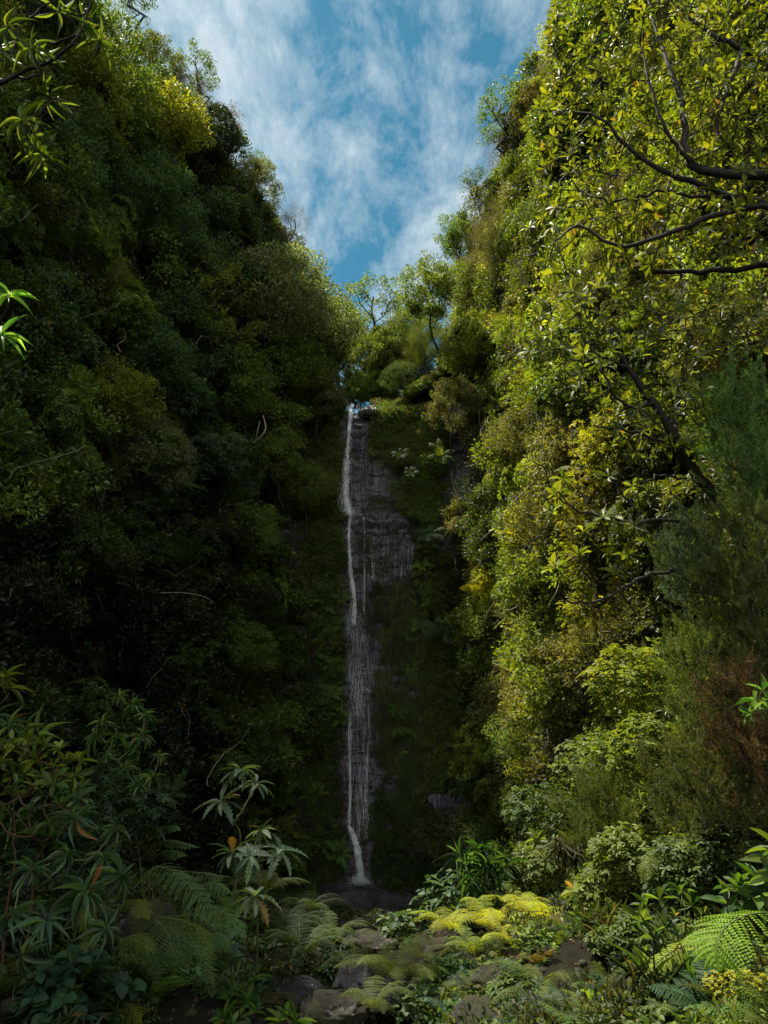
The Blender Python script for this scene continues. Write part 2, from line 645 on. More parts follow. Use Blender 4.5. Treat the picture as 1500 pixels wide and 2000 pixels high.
def build_wall(name, tab, side):
    Ys = np.concatenate([np.linspace(-14, 12, 27), np.linspace(12.6, 48, 72), np.linspace(49, 70, 12)])
    vs = np.concatenate([np.linspace(0, 1, 66), np.linspace(1.03, 1.35, 8)])
    grid = np.array([[wall_point(tab, side, y, v) for v in vs] for y in Ys])
    ni, nj = len(Ys), len(vs)
    F = []
    for i in range(ni - 1):
        for j in range(nj - 1):
            a, b, c, d = i * nj + j, (i + 1) * nj + j, (i + 1) * nj + j + 1, i * nj + j + 1
            q = [[a, b, c], [a, c, d]] if side < 0 else [[a, c, b], [a, d, c]]
            F += q
    g = Geo()
    g.add(grid.reshape(-1, 3), F, M_EARTH)
    me = g.mesh(name, True)
    o = link(name, me)
    tag(o, kind='structure')
    bv = BVHTree.FromPolygons([tuple(p) for p in grid.reshape(-1, 3)], F)
    return o, grid, bv


hl, gridL, bvL = build_wall('hillside', LEFT, -1)
hr, gridR, bvR = build_wall('hillside', RIGHT, 1)

# ground of the gorge
xs, ys = np.linspace(-20, 20, 120), np.concatenate([np.linspace(-14, 38, 120), [44]])
gv = np.array([[(x, y, ground_z(x, y) + .35 * fbm((x * .5, y * .5, 2)) + .08 * fbm((x * 2.5, y * 2.5, 5)) - (0.5 * math.exp(-((x + .3) / 1.1) ** 2))) for x in xs] for y in ys])
nx, ny = len(xs), len(ys)
F = []
for i in range(ny - 1):
    for j in range(nx - 1):
        a = i * nx + j
        F += [[a, a + 1, a + nx + 1], [a, a + nx + 1, a + nx]]
g = Geo()
g.add(gv.reshape(-1, 3), F, M_EARTH)
tag(link('ground', g.mesh('ground', True)), kind='structure')
bvG = BVHTree.FromPolygons([tuple(p) for p in gv.reshape(-1, 3)], F)

# land beyond the gorge, out to the horizon
g = Geo()
g.add([(-1500, -1500, -9), (1500, -1500, -9), (1500, 1500, -9), (-1500, 1500, -9)], [[0, 1, 2], [0, 2, 3]], M_EARTH)
tag(link('terrain', g.mesh('terrain')), kind='structure')


# the cliff the water falls down
def cliff_y(x, z):
    z, x = min(27.0, max(-4.0, z)), min(12.0, max(-12.0, x))
    y = 36.9 + 0.035 * max(z, 0)
    # upper recess, ledges, undercut faces
    y -= 0.9 / (1 + math.exp((z - 20.6) * 6)) * 0.55
    y -= 0.55 * math.exp(-((z - 16.9) / .45) ** 2) * (1 / (1 + math.exp(-(x + 1.6) * 4)))
    if z < 16.5:
        y -= 0.35 * min(1, (16.5 - z) * 3)
    y += 0.5 / (1 + math.exp((z - 13.4 - .35 * x) * 7)) * (1 / (1 + math.exp(-(x + .9) * 3)))
    y -= 0.5 / (1 + math.exp((z - 8.8) * 4))
    y -= 0.45 / (1 + math.exp((z - 5.2) * 4)) * (1 / (1 + math.exp(-(x + 2.2) * 3)))
    y -= 0.55 / (1 + math.exp((z - 2.6) * 5))
    n = fbm((x * .45, 3, z * .3), 4)
    y -= 0.5 * n
    st_ = 1.0 if (z > 20 or 15.9 < z < 17.6 or z < 13 and x > .3) else .25
    rib = (z * 1.9 + .9 * fbm((x * .8, 1, z * .5), 3)) % 1.0
    y += .24 * rib ** 1.5 * st_
    y -= .14 * abs(noise.noise(Vector((x * 2.4, 7, z * 2.4)))) + .10 * noise.noise(Vector((x * 5.5, 2, z * 4.2))) * st_
    # at the lip the rock rolls back
    if z > 23.4:
        y += (z - 23.4) ** 1.6 * 1.2
    # notch sides curve towards the viewer and join the slopes
    y -= 0.10 * max(0, abs(x + .4) - 2.2) ** 1.8
    return y


cx, cz = np.arange(-8.5, 8.6, .085), np.arange(-2.0, 26.5, .085)
cv = [[(x, cliff_y(x, min(z, 24.2)) + max(0, z - 23.7) * .7, min(z, 23.62 + .55 * max(0, abs(x + 1.2) - 1.0) ** 1.2 + .12 * (z - 23.6))) for z in cz] for x in cx]
nz = len(cz)
F = []
for i in range(len(cx) - 1):
    a = i * nz + np.arange(nz - 1)
    F.append(np.stack([np.stack([a, a + nz, a + nz + 1], 1), np.stack([a, a + nz + 1, a + 1], 1)], 1).reshape(-1, 3))
g = Geo()
cvn = np.array(cv).reshape(-1, 3)
g.add(cvn, np.concatenate(F), M_CLIFF)
tag(link('cliff', g.mesh('cliff', True)), kind='structure')

# the upland the stream runs over before it falls
def upland_z(x, y):
    return 23.7 + .12 * (y - 38) + .55 * max(0, abs(x + 1.2) - 1.0) ** 1.2 + .3 * fbm((x * .5, y * .5, 3))


g = Geo()
xs, ys = np.linspace(-9, 9, 50), np.linspace(38.25, 70, 60)
gv = np.array([[(x, y, upland_z(x, y)) for x in xs] for y in ys])
F = []
for i in range(len(ys) - 1):
    for j in range(len(xs) - 1):
        a = i * 50 + j
        F += [[a, a + 1, a + 51], [a, a + 51, a + 50]]
g.add(gv.reshape(-1, 3), F, M_EARTH)
tag(link('upland_ground', g.mesh('upland_ground', True)), kind='structure')


def hit(px, py, which='any'):
    """The place on the slopes or the ground seen at this pixel."""
    d = ray(px, py)
    best = None
    for nm, b in (('l', bvL), ('r', bvR), ('g', bvG)):
        if which != 'any' and nm not in which:
            continue
        loc, nrm, _, dist = b.ray_cast(CAM, d)
        if loc is not None and (best is None or dist < best[2]):
            if nrm.dot(d) > 0:
                nrm = -nrm
            best = (loc, nrm, dist)
    return best


def down(x, y):
    loc, nrm, _, _ = bvG.ray_cast(Vector((x, y, 30)), Vector((0, 0, -1)))
    return loc if loc is not None else Vector((x, y, ground_z(x, y)))
#PART2
# ------------------------------------------------------------------ tones (base colours)
DK = (.055, .100, .022)
DKB = (.056, .115, .042)
GR = (.098, .170, .028)
MG = (.120, .185, .034)
YG = (.150, .200, .024)
YY = (.210, .235, .022)
OL = (.130, .140, .042)
BR = (.115, .080, .042)
GY = (.120, .145, .075)
BG = (.070, .120, .055)


def jit(c, rng, a=.18):
    k = 1 + rng.normal(0, a)
    return [float(max(.004, x * k * (1 + rng.normal(0, a * .35)))) for x in c]


# ------------------------------------------------------------------ small clumps for the undergrowth
def clump(kind, seed):
    r = np.random.default_rng(seed)
    g = Geo()
    if kind == 'laurel':
        for i in range(9):
            c = rsphere(1, r)[0] * .34 * np.array([1, 1, .7]) + [0, 0, .3]
            sprig_leaves(g, c, .26, 26, .15, .064, T_FOLD, M_LEAF, rng=r)
    elif kind == 'whorl':
        C = rsphere(44, r)
        C[:, 2] = abs(C[:, 2])
        A = unit(C + UP * .7 + r.normal(0, .2, C.shape))
        rosettes(g, C * [.5, .5, .42] + [0, 0, .1], A, 9, .16, .046, T_FOLD, M_LEAF, (.05, .9), r)
    elif kind == 'small':
        for i in range(12):
            c = rsphere(1, r)[0] * .38 * np.array([1, 1, .7]) + [0, 0, .3]
            sprig_leaves(g, c, .25, 30, .105, .054, T_DIAMOND, M_SOFT, rng=r)
    elif kind == 'heath':
        for i in range(34):
            d = unit(rsphere(1, r)[0] * .8 + UP * 1.0)
            L_ = r.uniform(.45, .85)
            t = r.random(42) ** .7
            pos = d * L_ * t[:, None] + r.normal(0, .025, (42, 3))
            D = unit(d + rsphere(42, r) * .55)
            put(g, T_DIAMOND, pos, D, rsphere(42, r), .075, .007, M_NEEDLE, r.random(42))
    elif kind == 'grass':
        n = 90
        p = r.normal(0, .14, (n, 3)) * [1, 1, .3]
        D = unit(rsphere(n, r) * .5 + UP * .8)
        put(g, T_LANCE, p, D, unit(rsphere(n, r) + UP * .2), r.uniform(.3, .7, n), .014, M_SOFT, r.random(n))
    elif kind == 'trail':         # hanging grass and moss
        n = 120
        p = r.normal(0, .16, (n, 3)) * [1.1, .5, 1]
        D = unit(rsphere(n, r) * .16 - UP)
        put(g, T_DIAMOND, p, D, unit(rsphere(n, r) * .4 + [0, -1, 0]), r.uniform(.22, .6, n), .011, M_SOFT, r.random(n))
    elif kind == 'bramble':
        n = 46
        p = rsphere(n, r) * [.5, .5, .3] + [0, 0, .2]
        A = unit(UP + rsphere(n, r) * .5)
        rosettes(g, p, A, 4, .11, .075, T_ROUND, M_SOFT, (-.1, .2), r)
    me = g.mesh('clump_' + kind)
    return bpy.data.objects.new('clump_' + kind, me)


FROND_LOW = [frond_mesh('frond_low%d' % i, 1.0, 20, .24, .5 + .12 * i, 0, rise=.7, seed=i) for i in range(3)]


def fern_clump(seed):
    """several fronds joined, for ferns too far away to take apart"""
    r = np.random.default_rng(seed)
    g = Geo()
    for i in range(9):
        me = FROND_LOW[i % 3]
        n = len(me.vertices)
        co = np.empty(n * 3)
        me.vertices.foreach_get('co', co)
        a = i * 2.399 + r.normal(0, .2)
        s_ = r.uniform(.6, .95)
        M = Matrix.Rotation(a, 3, 'Z') @ Matrix.Rotation(r.uniform(-.1, .35), 3, 'X')
        V = co.reshape(-1, 3) @ np.array(M).T * s_
        F_ = np.empty(len(me.polygons) * 3, int)
        me.polygons.foreach_get('vertices', F_)
        F_ = F_.reshape(-1, 3)
        rn = np.empty(n)
        me.attributes['rnd'].data.foreach_get('value', rn)
        g.add(V, F_, M_FERN, rn)
    return bpy.data.objects.new('clump_fern', g.mesh('clump_fern'))


KINDS = ['laurel', 'whorl', 'small', 'heath', 'fern', 'grass', 'trail', 'bramble']
SRC = {}
for i, k in enumerate(KINDS):
    SRC[k] = [fern_clump(40 + i) if k == 'fern' else clump(k, 100 + i * 7 + j) for j in range(1 if k == 'fern' else 2)]

FLAT = [(k, j) for k in KINDS for j in range(len(SRC[k]))]
IDX = {}
for n_, (k, j) in enumerate(FLAT):
    IDX.setdefault(k, []).append(n_)


def scatter_group():
    g = bpy.data.node_groups.new('scatter', 'GeometryNodeTree')
    g.interface.new_socket('Geometry', in_out='INPUT', socket_type='NodeSocketGeometry')
    g.interface.new_socket('Geometry', in_out='OUTPUT', socket_type='NodeSocketGeometry')
    gi, go = g.nodes.new('NodeGroupInput'), g.nodes.new('NodeGroupOutput')
    jn = g.nodes.new('GeometryNodeJoinGeometry')

    def na(n, t):
        x = g.nodes.new('GeometryNodeInputNamedAttribute')
        x.data_type = t
        x.inputs['Name'].default_value = n
        return x.outputs['Attribute']
    rot, size, sort = na('rot', 'FLOAT_VECTOR'), na('size', 'FLOAT'), na('sort', 'INT')
    for i, (k, j) in enumerate(FLAT):
        oi = g.nodes.new('GeometryNodeObjectInfo')
        oi.inputs['Object'].default_value = SRC[k][j]
        oi.inputs['As Instance'].default_value = False
        cmp_ = g.nodes.new('FunctionNodeCompare')
        cmp_.data_type = 'INT'
        cmp_.operation = 'EQUAL'
        g.links.new(sort, cmp_.inputs[2])
        cmp_.inputs[3].default_value = i
        ip = g.nodes.new('GeometryNodeInstanceOnPoints')
        g.links.new(gi.outputs[0], ip.inputs['Points'])
        g.links.new(cmp_.outputs[0], ip.inputs['Selection'])
        g.links.new(oi.outputs['Geometry'], ip.inputs['Instance'])
        g.links.new(rot, ip.inputs['Rotation'])
        g.links.new(size, ip.inputs['Scale'])
        g.links.new(ip.outputs[0], jn.inputs[0])
    g.links.new(jn.outputs[0], go.inputs[0])
    return g


SCAT = scatter_group()


def stuff(name, pts):
    """pts: list of (position, axis, size, kind, tone). One object of growth nobody could count."""
    me = bpy.data.meshes.new(name)
    n = len(pts)
    me.vertices.add(n)
    me.vertices.foreach_set('co', np.array([p[0] for p in pts], np.float32).ravel())
    rr = np.random.default_rng(len(name) * 7 + n)
    rot, siz, srt, tin = [], [], [], []
    for p, a, s_, k, t in pts:
        q = Vector(a).to_track_quat('Z', 'Y') @ Euler((0, 0, rr.uniform(0, 6.28))).to_quaternion()
        if k == 'trail':
            q = Euler((0, 0, math.atan2(a[1], a[0]) + 1.57)).to_quaternion()
        rot += list(q.to_euler())
        siz.append(s_)
        srt.append(int(rr.choice(IDX[k])))
        tin += list(t)
    for nm, ty, key, dat in (('rot', 'FLOAT_VECTOR', 'vector', rot), ('size', 'FLOAT', 'value', siz), ('sort', 'INT', 'value', srt), ('tint', 'FLOAT_VECTOR', 'vector', tin)):
        at = me.attributes.new(nm, ty, 'POINT')
        at.data.foreach_set(key, dat)
    o = link(name, me)
    o['kind'] = 'stuff'
    m = o.modifiers.new('scatter', 'NODES')
    m.node_group = SCAT
    return o


def pick(rng, table):
    w = np.array([t[1] for t in table], float)
    return table[int(rng.choice(len(table), p=w / w.sum()))][0]


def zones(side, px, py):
    """what grows where, with deep shade put into some tones, as read from the photograph: list of ((kind, tone), weight)"""
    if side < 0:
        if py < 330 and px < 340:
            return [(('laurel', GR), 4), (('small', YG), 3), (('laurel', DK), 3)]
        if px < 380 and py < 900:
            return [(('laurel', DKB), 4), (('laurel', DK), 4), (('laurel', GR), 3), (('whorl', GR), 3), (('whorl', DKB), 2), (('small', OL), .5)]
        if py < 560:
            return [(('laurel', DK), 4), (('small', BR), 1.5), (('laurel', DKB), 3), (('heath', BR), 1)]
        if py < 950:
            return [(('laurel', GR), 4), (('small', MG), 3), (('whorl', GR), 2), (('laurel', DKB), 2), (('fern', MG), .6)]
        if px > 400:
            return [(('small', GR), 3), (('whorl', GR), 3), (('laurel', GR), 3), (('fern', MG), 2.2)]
        return [(('laurel', (.028, .050, .012)), 4), (('whorl', DK), 2), (('small', (.028, .045, .012)), 2), (('fern', DK), 1.2)]  # leaf tones darkened here to paint in the gloom of the lower left
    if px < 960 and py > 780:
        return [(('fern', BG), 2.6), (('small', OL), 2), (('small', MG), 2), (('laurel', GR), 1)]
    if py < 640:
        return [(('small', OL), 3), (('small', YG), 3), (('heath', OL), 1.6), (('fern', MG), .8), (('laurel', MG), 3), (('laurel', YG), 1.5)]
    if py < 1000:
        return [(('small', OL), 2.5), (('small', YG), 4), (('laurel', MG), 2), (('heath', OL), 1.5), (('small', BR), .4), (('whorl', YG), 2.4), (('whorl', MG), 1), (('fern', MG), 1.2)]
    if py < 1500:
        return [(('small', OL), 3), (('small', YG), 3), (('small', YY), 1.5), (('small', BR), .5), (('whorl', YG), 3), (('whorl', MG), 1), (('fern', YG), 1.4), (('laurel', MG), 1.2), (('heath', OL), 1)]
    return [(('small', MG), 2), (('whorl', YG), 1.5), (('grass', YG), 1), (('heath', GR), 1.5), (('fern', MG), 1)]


def wall_growth(name, grid, side, seed, density):
    rng = np.random.default_rng(seed)
    ni, nj = grid.shape[:2]
    A = grid[:-1, :-1]
    e1, e2 = grid[1:, :-1] - A, grid[:-1, 1:] - A
    nrm = np.cross(e1, e2)
    area = np.linalg.norm(nrm, axis=2)
    nrm = unit(nrm)
    ref = np.array([-side, -.2, .3])
    nrm[(nrm * ref).sum(2) < 0] *= -1
    # shrub mounds: every cell of a loose mosaic is one plant with its own kind and tone
    Wt = area.copy()
    ymid = A[:, :, 1]
    Wt[(ymid < 6)] *= .35
    Wt[ymid > 48] *= .4
    Wt[:, 66:] *= .35
    pr = (Wt / Wt.sum()).ravel()
    ncell = int(area.sum() * .11)
    ci = rng.choice(len(pr), ncell, p=pr)
    cells = A.reshape(-1, 3)[ci] + rng.normal(0, .3, (ncell, 3))
    cellinfo = []
    for c in cells:
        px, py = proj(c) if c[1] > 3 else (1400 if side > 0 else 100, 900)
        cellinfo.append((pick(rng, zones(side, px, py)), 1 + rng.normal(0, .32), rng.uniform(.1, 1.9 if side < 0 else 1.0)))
    n = int(Wt.sum() * density)
    ii = rng.choice(len(pr), n, p=pr)
    u = rng.random((n, 2))
    P0 = A.reshape(-1, 3)[ii] + e1.reshape(-1, 3)[ii] * u[:, :1] + e2.reshape(-1, 3)[ii] * u[:, 1:]
    NN = nrm.reshape(-1, 3)[ii]
    pts = []
    D2 = ((P0[:, None, :] - cells[None]) ** 2).sum(2)
    best = D2.argmin(1)
    for k in range(n):
        (kd, tone), br, hgt = cellinfo[best[k]]
        dv = P0[k] - cells[best[k]]
        d = math.sqrt(dv[0] ** 2 + dv[1] ** 2 * .7 + (dv[2] * (1.9 if dv[2] < 0 else .85)) ** 2)
        nz_ = fbm(tuple(P0[k] * .9), 3)
        off = hgt * max(0, 1 - (d / 2.4) ** 2) * (.8 + .9 * nz_) - .05 + .75 * nz_ + rng.uniform(-.35, .25)
        if rng.random() < .30:
            kd = pick(rng, [('small', 2), ('fern', 1), ('laurel', 2), ('whorl', 1.5), ('heath', .8), ('grass', .4)])
        ax = NN[k] * .6 + UP * .8 + rng.normal(0, .4, 3)
        p = P0[k] + NN[k] * off
        if side > 0 and p[1] > 33.5 and False:
            continue
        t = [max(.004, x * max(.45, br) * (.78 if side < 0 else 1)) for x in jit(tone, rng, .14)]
        s_ = rng.uniform(.75, 1.35)
        pts.append((p, ax, s_, kd, t))
    return stuff(name, pts)


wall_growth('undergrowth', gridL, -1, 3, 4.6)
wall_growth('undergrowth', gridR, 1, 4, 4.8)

# low growth on the gorge floor
rng = np.random.default_rng(8)
pts = []
FERN_SPOTS = [(880, 1835), (955, 1830), (1010, 1800), (925, 1885), (1060, 1825), (1010, 1870), (1100, 1905), (1065, 1970), (770, 1935), (815, 1890), (730, 1990), (1130, 1850), (970, 1930), (1160, 1960), (1210, 1900)]
for i in range(5600):
    y = rng.uniform(3.5, 35.5) if i < 4200 else rng.uniform(4.5, 13)
    x = rng.uniform(-10, 8) if i < 4200 else rng.uniform(.2, 5.5)
    p = down(x, y)
    d = abs(x + .3)
    if d < .8 and y < 34 and rng.random() < .75:
        continue
    if (Vector(p) - CAM).length < 2.6:
        continue
    fx, fy = proj(p)
    if y < 15 and any(abs(fx - a) < 30 and -28 < fy - b < 20 for a, b in FERN_SPOTS):
        continue
    if x < 0.3:
        kd, tone = pick(rng, [(('fern', GR), 3), (('fern', OL), 1), (('bramble', BG), 2), (('whorl', DK), 1.5), (('small', DK), 1), (('grass', OL), .6)])
    else:
        kd, tone = pick(rng, [(('fern', MG), 1.6), (('bramble', BG), 1.8), (('small', YG), 1.2), (('whorl', MG), 1), (('fern', YG), 1), (('small', OL), .4)])
    near_ = y < 13 and x > -.3
    if near_:
        kd = pick(rng, [('fern', 3), ('bramble', 2), ('small', 1.2), ('grass', .25)])
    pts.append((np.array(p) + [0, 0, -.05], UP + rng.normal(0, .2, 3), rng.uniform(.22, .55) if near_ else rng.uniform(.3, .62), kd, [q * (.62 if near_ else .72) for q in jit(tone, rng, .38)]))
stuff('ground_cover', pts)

# growth round the fall: the notch sides, the mossy streaks, the brow
pts = []


def cliff_pt(px, py, off=0.0):
    Y = 36.5
    for _ in range(5):
        p = P(px, py, Y)
        Y = cliff_y(p.x, p.z) - off
    return np.array(P(px, py, Y))


rngc = np.random.default_rng(21)
for (x0, y0, x1, y1, n, kinds, smin, smax) in [
        (748, 1160, 860, 1480, 190, [(('trail', (.085, .125, .028)), 3), (('trail', (.05, .06, .02)), 1), (('fern', GR), .12)], .8, 1.6),
        (775, 1480, 850, 1620, 70, [(('trail', (.075, .12, .03)), 1)], .8, 1.5),
        (700, 860, 770, 905, 60, [(('trail', OL), 1), (('small', OL), .3)], .5, 1),
        (790, 880, 860, 1010, 170, [(('fern', BG), 1), (('small', MG), 2), (('laurel', GR), 1)], .6, 1.1),
        (770, 890, 815, 1000, 110, [(('trail', (.07, .065, .018)), 2), (('small', OL), .5)], .6, 1.1),
        (690, 800, 740, 900, 90, [(('trail', (.045, .04, .014)), 2), (('small', OL), .5), (('fern', OL), .2)], .35, .8),
        (760, 790, 860, 900, 150, [(('small', OL), 1), (('laurel', GR), 1), (('fern', MG), .4)], .6, 1.1),
        (740, 780, 790, 890, 130, [(('small', OL), 1), (('trail', OL), 1), (('laurel', GR), .8)], .5, 1.0),
        (770, 1030, 850, 1060, 70, [(('trail', (.06, .05, .015)), 1)], .5, .9),
        (815, 1050, 850, 1180, 100, [(('trail', (.05, .05, .015)), 1), (('fern', MG), .15)], .6, 1.1),
        (735, 1130, 830, 1200, 60, [(('trail', (.045, .045, .014)), 1)], .5, 1.0),
        (585, 1130, 668, 1700, 330, [(('trail', (.055, .062, .02)), 3), (('small', DK), .7), (('fern', GR), .4)], .7, 1.4),
        (590, 800, 668, 1130, 260, [(('small', OL), 1.4), (('laurel', GR), 1.5), (('trail', OL), 1.2), (('fern', MG), .5)], .5, 1.05),
        (840, 1150, 900, 1650, 330, [(('small', MG), 3), (('small', OL), 2), (('fern', MG), .7), (('laurel', GR), 1)], .5, 1.0),
        (730, 1560, 880, 1740, 150, [(('trail', (.05, .06, .018)), 1), (('small', DK), 1), (('fern', DK), .5)], .4, .9),
        (730, 1220, 790, 1560, 30, [(('trail', (.05, .06, .02)), 2)], .4, .9)]:
    for i in range(int(n * 2.2)):
        px, py = rngc.uniform(x0, x1) + rngc.normal(0, .13 * (x1 - x0)), rngc.uniform(y0, y1) + rngc.normal(0, .12 * (y1 - y0))
        if 668 < px < 724 or (700 < px < 806 + 16 * math.sin(py / 23) + 9 * math.sin(py / 7.3) and 900 + 14 * math.sin(px / 11) < py < 1128 + 16 * math.sin(px / 13) and rngc.random() < .88):
            continue
        p = cliff_pt(px, py, rngc.uniform(.0, .22))
        kd, tone = pick(rngc, kinds)
        pts.append((p, np.array([0, -1, .0]) + (UP * .6 if kd != 'trail' else 0) + rngc.normal(0, .2, 3), rngc.uniform(smin, smax) * .75, kd, jit(tone, rngc)))
stuff('cliff_moss', pts)

# growth on the upland behind the lip
pts = []
for i in range(2600):
    x, y = rngc.uniform(-8.5, 8.5), rngc.uniform(37.9, 62) if i % 2 else rngc.uniform(37.7, 42)
    if abs(x + 1.5) < .55 and y < 46:
        continue
    kd, tone = pick(rngc, [(('laurel', GR), 2), (('small', OL), 2), (('small', YG), 1), (('fern', MG), .6), (('grass', OL), .6)])
    if abs(x + .6) < 1.8 and y < 41:
        kd, tone = 'small', OL
    pts.append(((x, y, upland_z(x, y) - .05), UP + rngc.normal(0, .2, 3), rngc.uniform(.45, .95) * (.55 if abs(x + .6) < 1.8 else 1), kd, jit(tone, rngc)))
stuff('upland_growth', pts)


# ------------------------------------------------------------------ trees and shrubs of the slopes
def crown_tree(seed, h=5.0, rad=1.9, leaf='laurel', nsp=60, per=70, airy=False, lean=0.0, bare=.28):
    """A tree as (trunk mesh, crown mesh), foot at the origin."""
    r = np.random.default_rng(seed)
    tg, cg = Geo(), Geo()
    top = np.array([lean * h, 0, h * .80])
    tp, td = skeleton(tg, (0, 0, -.5), top, h * .015, 2, 6, r, M_BARK, spread=.95, ratio=.46, start=bare, up=.35)
    tp = tp[(tp[:, 2] > h * (bare + .05))]
    c0 = np.array([lean * h * .7, 0, h * .66])
    # more sprigs on an uneven ellipsoid skin
    d = rsphere(nsp, r)
    lump = 1 + .22 * np.sin(d[:, 0] * 5 + seed) * np.cos(d[:, 2] * 4 + seed * 2)
    ex = c0 + d * (rad * lump * r.uniform(.45, 1.0, nsp) ** .5)[:, None] * [1, 1, h / (2.9 * rad)]
    ex = ex[ex[:, 2] > h * bare]
    pick_ = r.random(len(tp)) < (.9 if airy else 1)
    C = np.concatenate([tp[pick_], ex])
    if airy:
        C = C[r.random(len(C)) < .72]
    for c in C:
        rr_ = r.uniform(.20, .42) * (1.0 if not airy else .8)
        if leaf == 'laurel':
            sprig_leaves(cg, c, rr_, int(per * .8), .13, .055, T_FOLD, M_LEAF, .55, .6, .35, r)
        elif leaf == 'small':
            sprig_leaves(cg, c, rr_, int(per * .9), .105, .054, T_DIAMOND, M_SOFT, .5, .7, .3, r)
        elif leaf == 'whorl':
            k = max(3, per // 9)
            dd = rsphere(k, r)
            rosettes(cg, c + dd * rr_ * .9, unit(dd + UP * 1.0), 8, .16, .05, T_FOLD, M_LEAF, (.0, .9), r)
        elif leaf == 'heath':
            k = int(per * 1.6)
            a = unit(rsphere(1, r)[0] * .7 + UP)
            pos = c + a * r.uniform(-.3, .5, k)[:, None] + r.normal(0, .13, (k, 3))
            put(cg, T_DIAMOND, pos, unit(a + rsphere(k, r) * .6), rsphere(k, r), .09, .010, M_NEEDLE, r.random(k))
    return tg.mesh('trunk'), cg.mesh('crown')


PROTO = {
    'laurel': [crown_tree(1, 5.0, 1.9, 'laurel', 150, 80), crown_tree(2, 4.6, 1.7, 'laurel', 130, 80, lean=.12)],
    'airy': [crown_tree(3, 6.0, 1.8, 'laurel', 60, 60, True, .08), crown_tree(4, 5.4, 1.5, 'small', 60, 60, True, -.1)],
    'small': [crown_tree(5, 4.4, 1.8, 'small', 150, 70), crown_tree(6, 4.8, 2.1, 'small', 180, 70)],
    'heath': [crown_tree(7, 4.6, 1.5, 'heath', 150, 80, bare=.2), crown_tree(8, 5.2, 1.4, 'heath', 110, 80, True, bare=.25)],
    'whorl': [crown_tree(9, 4.2, 1.6, 'whorl', 130, 50)],
}


def wall_tree(kind, var, loc, height, tone, label, name='tree', cat='tree', group=None, tilt=(0, 0), rz=None, rng=random):
    tm, cm = PROTO[kind][var % len(PROTO[kind])]
    base_h = {'laurel': 5, 'airy': 5.7, 'small': 4.6, 'heath': 4.9, 'whorl': 4.2}[kind]
    o = empty(name, loc)
    s_ = height / base_h
    o.scale = (s_, s_, s_)
    o.rotation_euler = (tilt[0], tilt[1], rz if rz is not None else random.uniform(0, 6.28))
    tag(o, label, cat, group)
    t = link('trunk', tm, o)
    c = link('crown', cm, o)
    for q in (t, c):
        q['tint'] = [float(x) for x in jit(tone, RNG, .06)]
    return o


def on_slope(px, py, which='lr'):
    h_ = hit(px, py, which)
    return h_ if h_ else (P(px, py, 36), Vector((0, -1, 0)), 36)


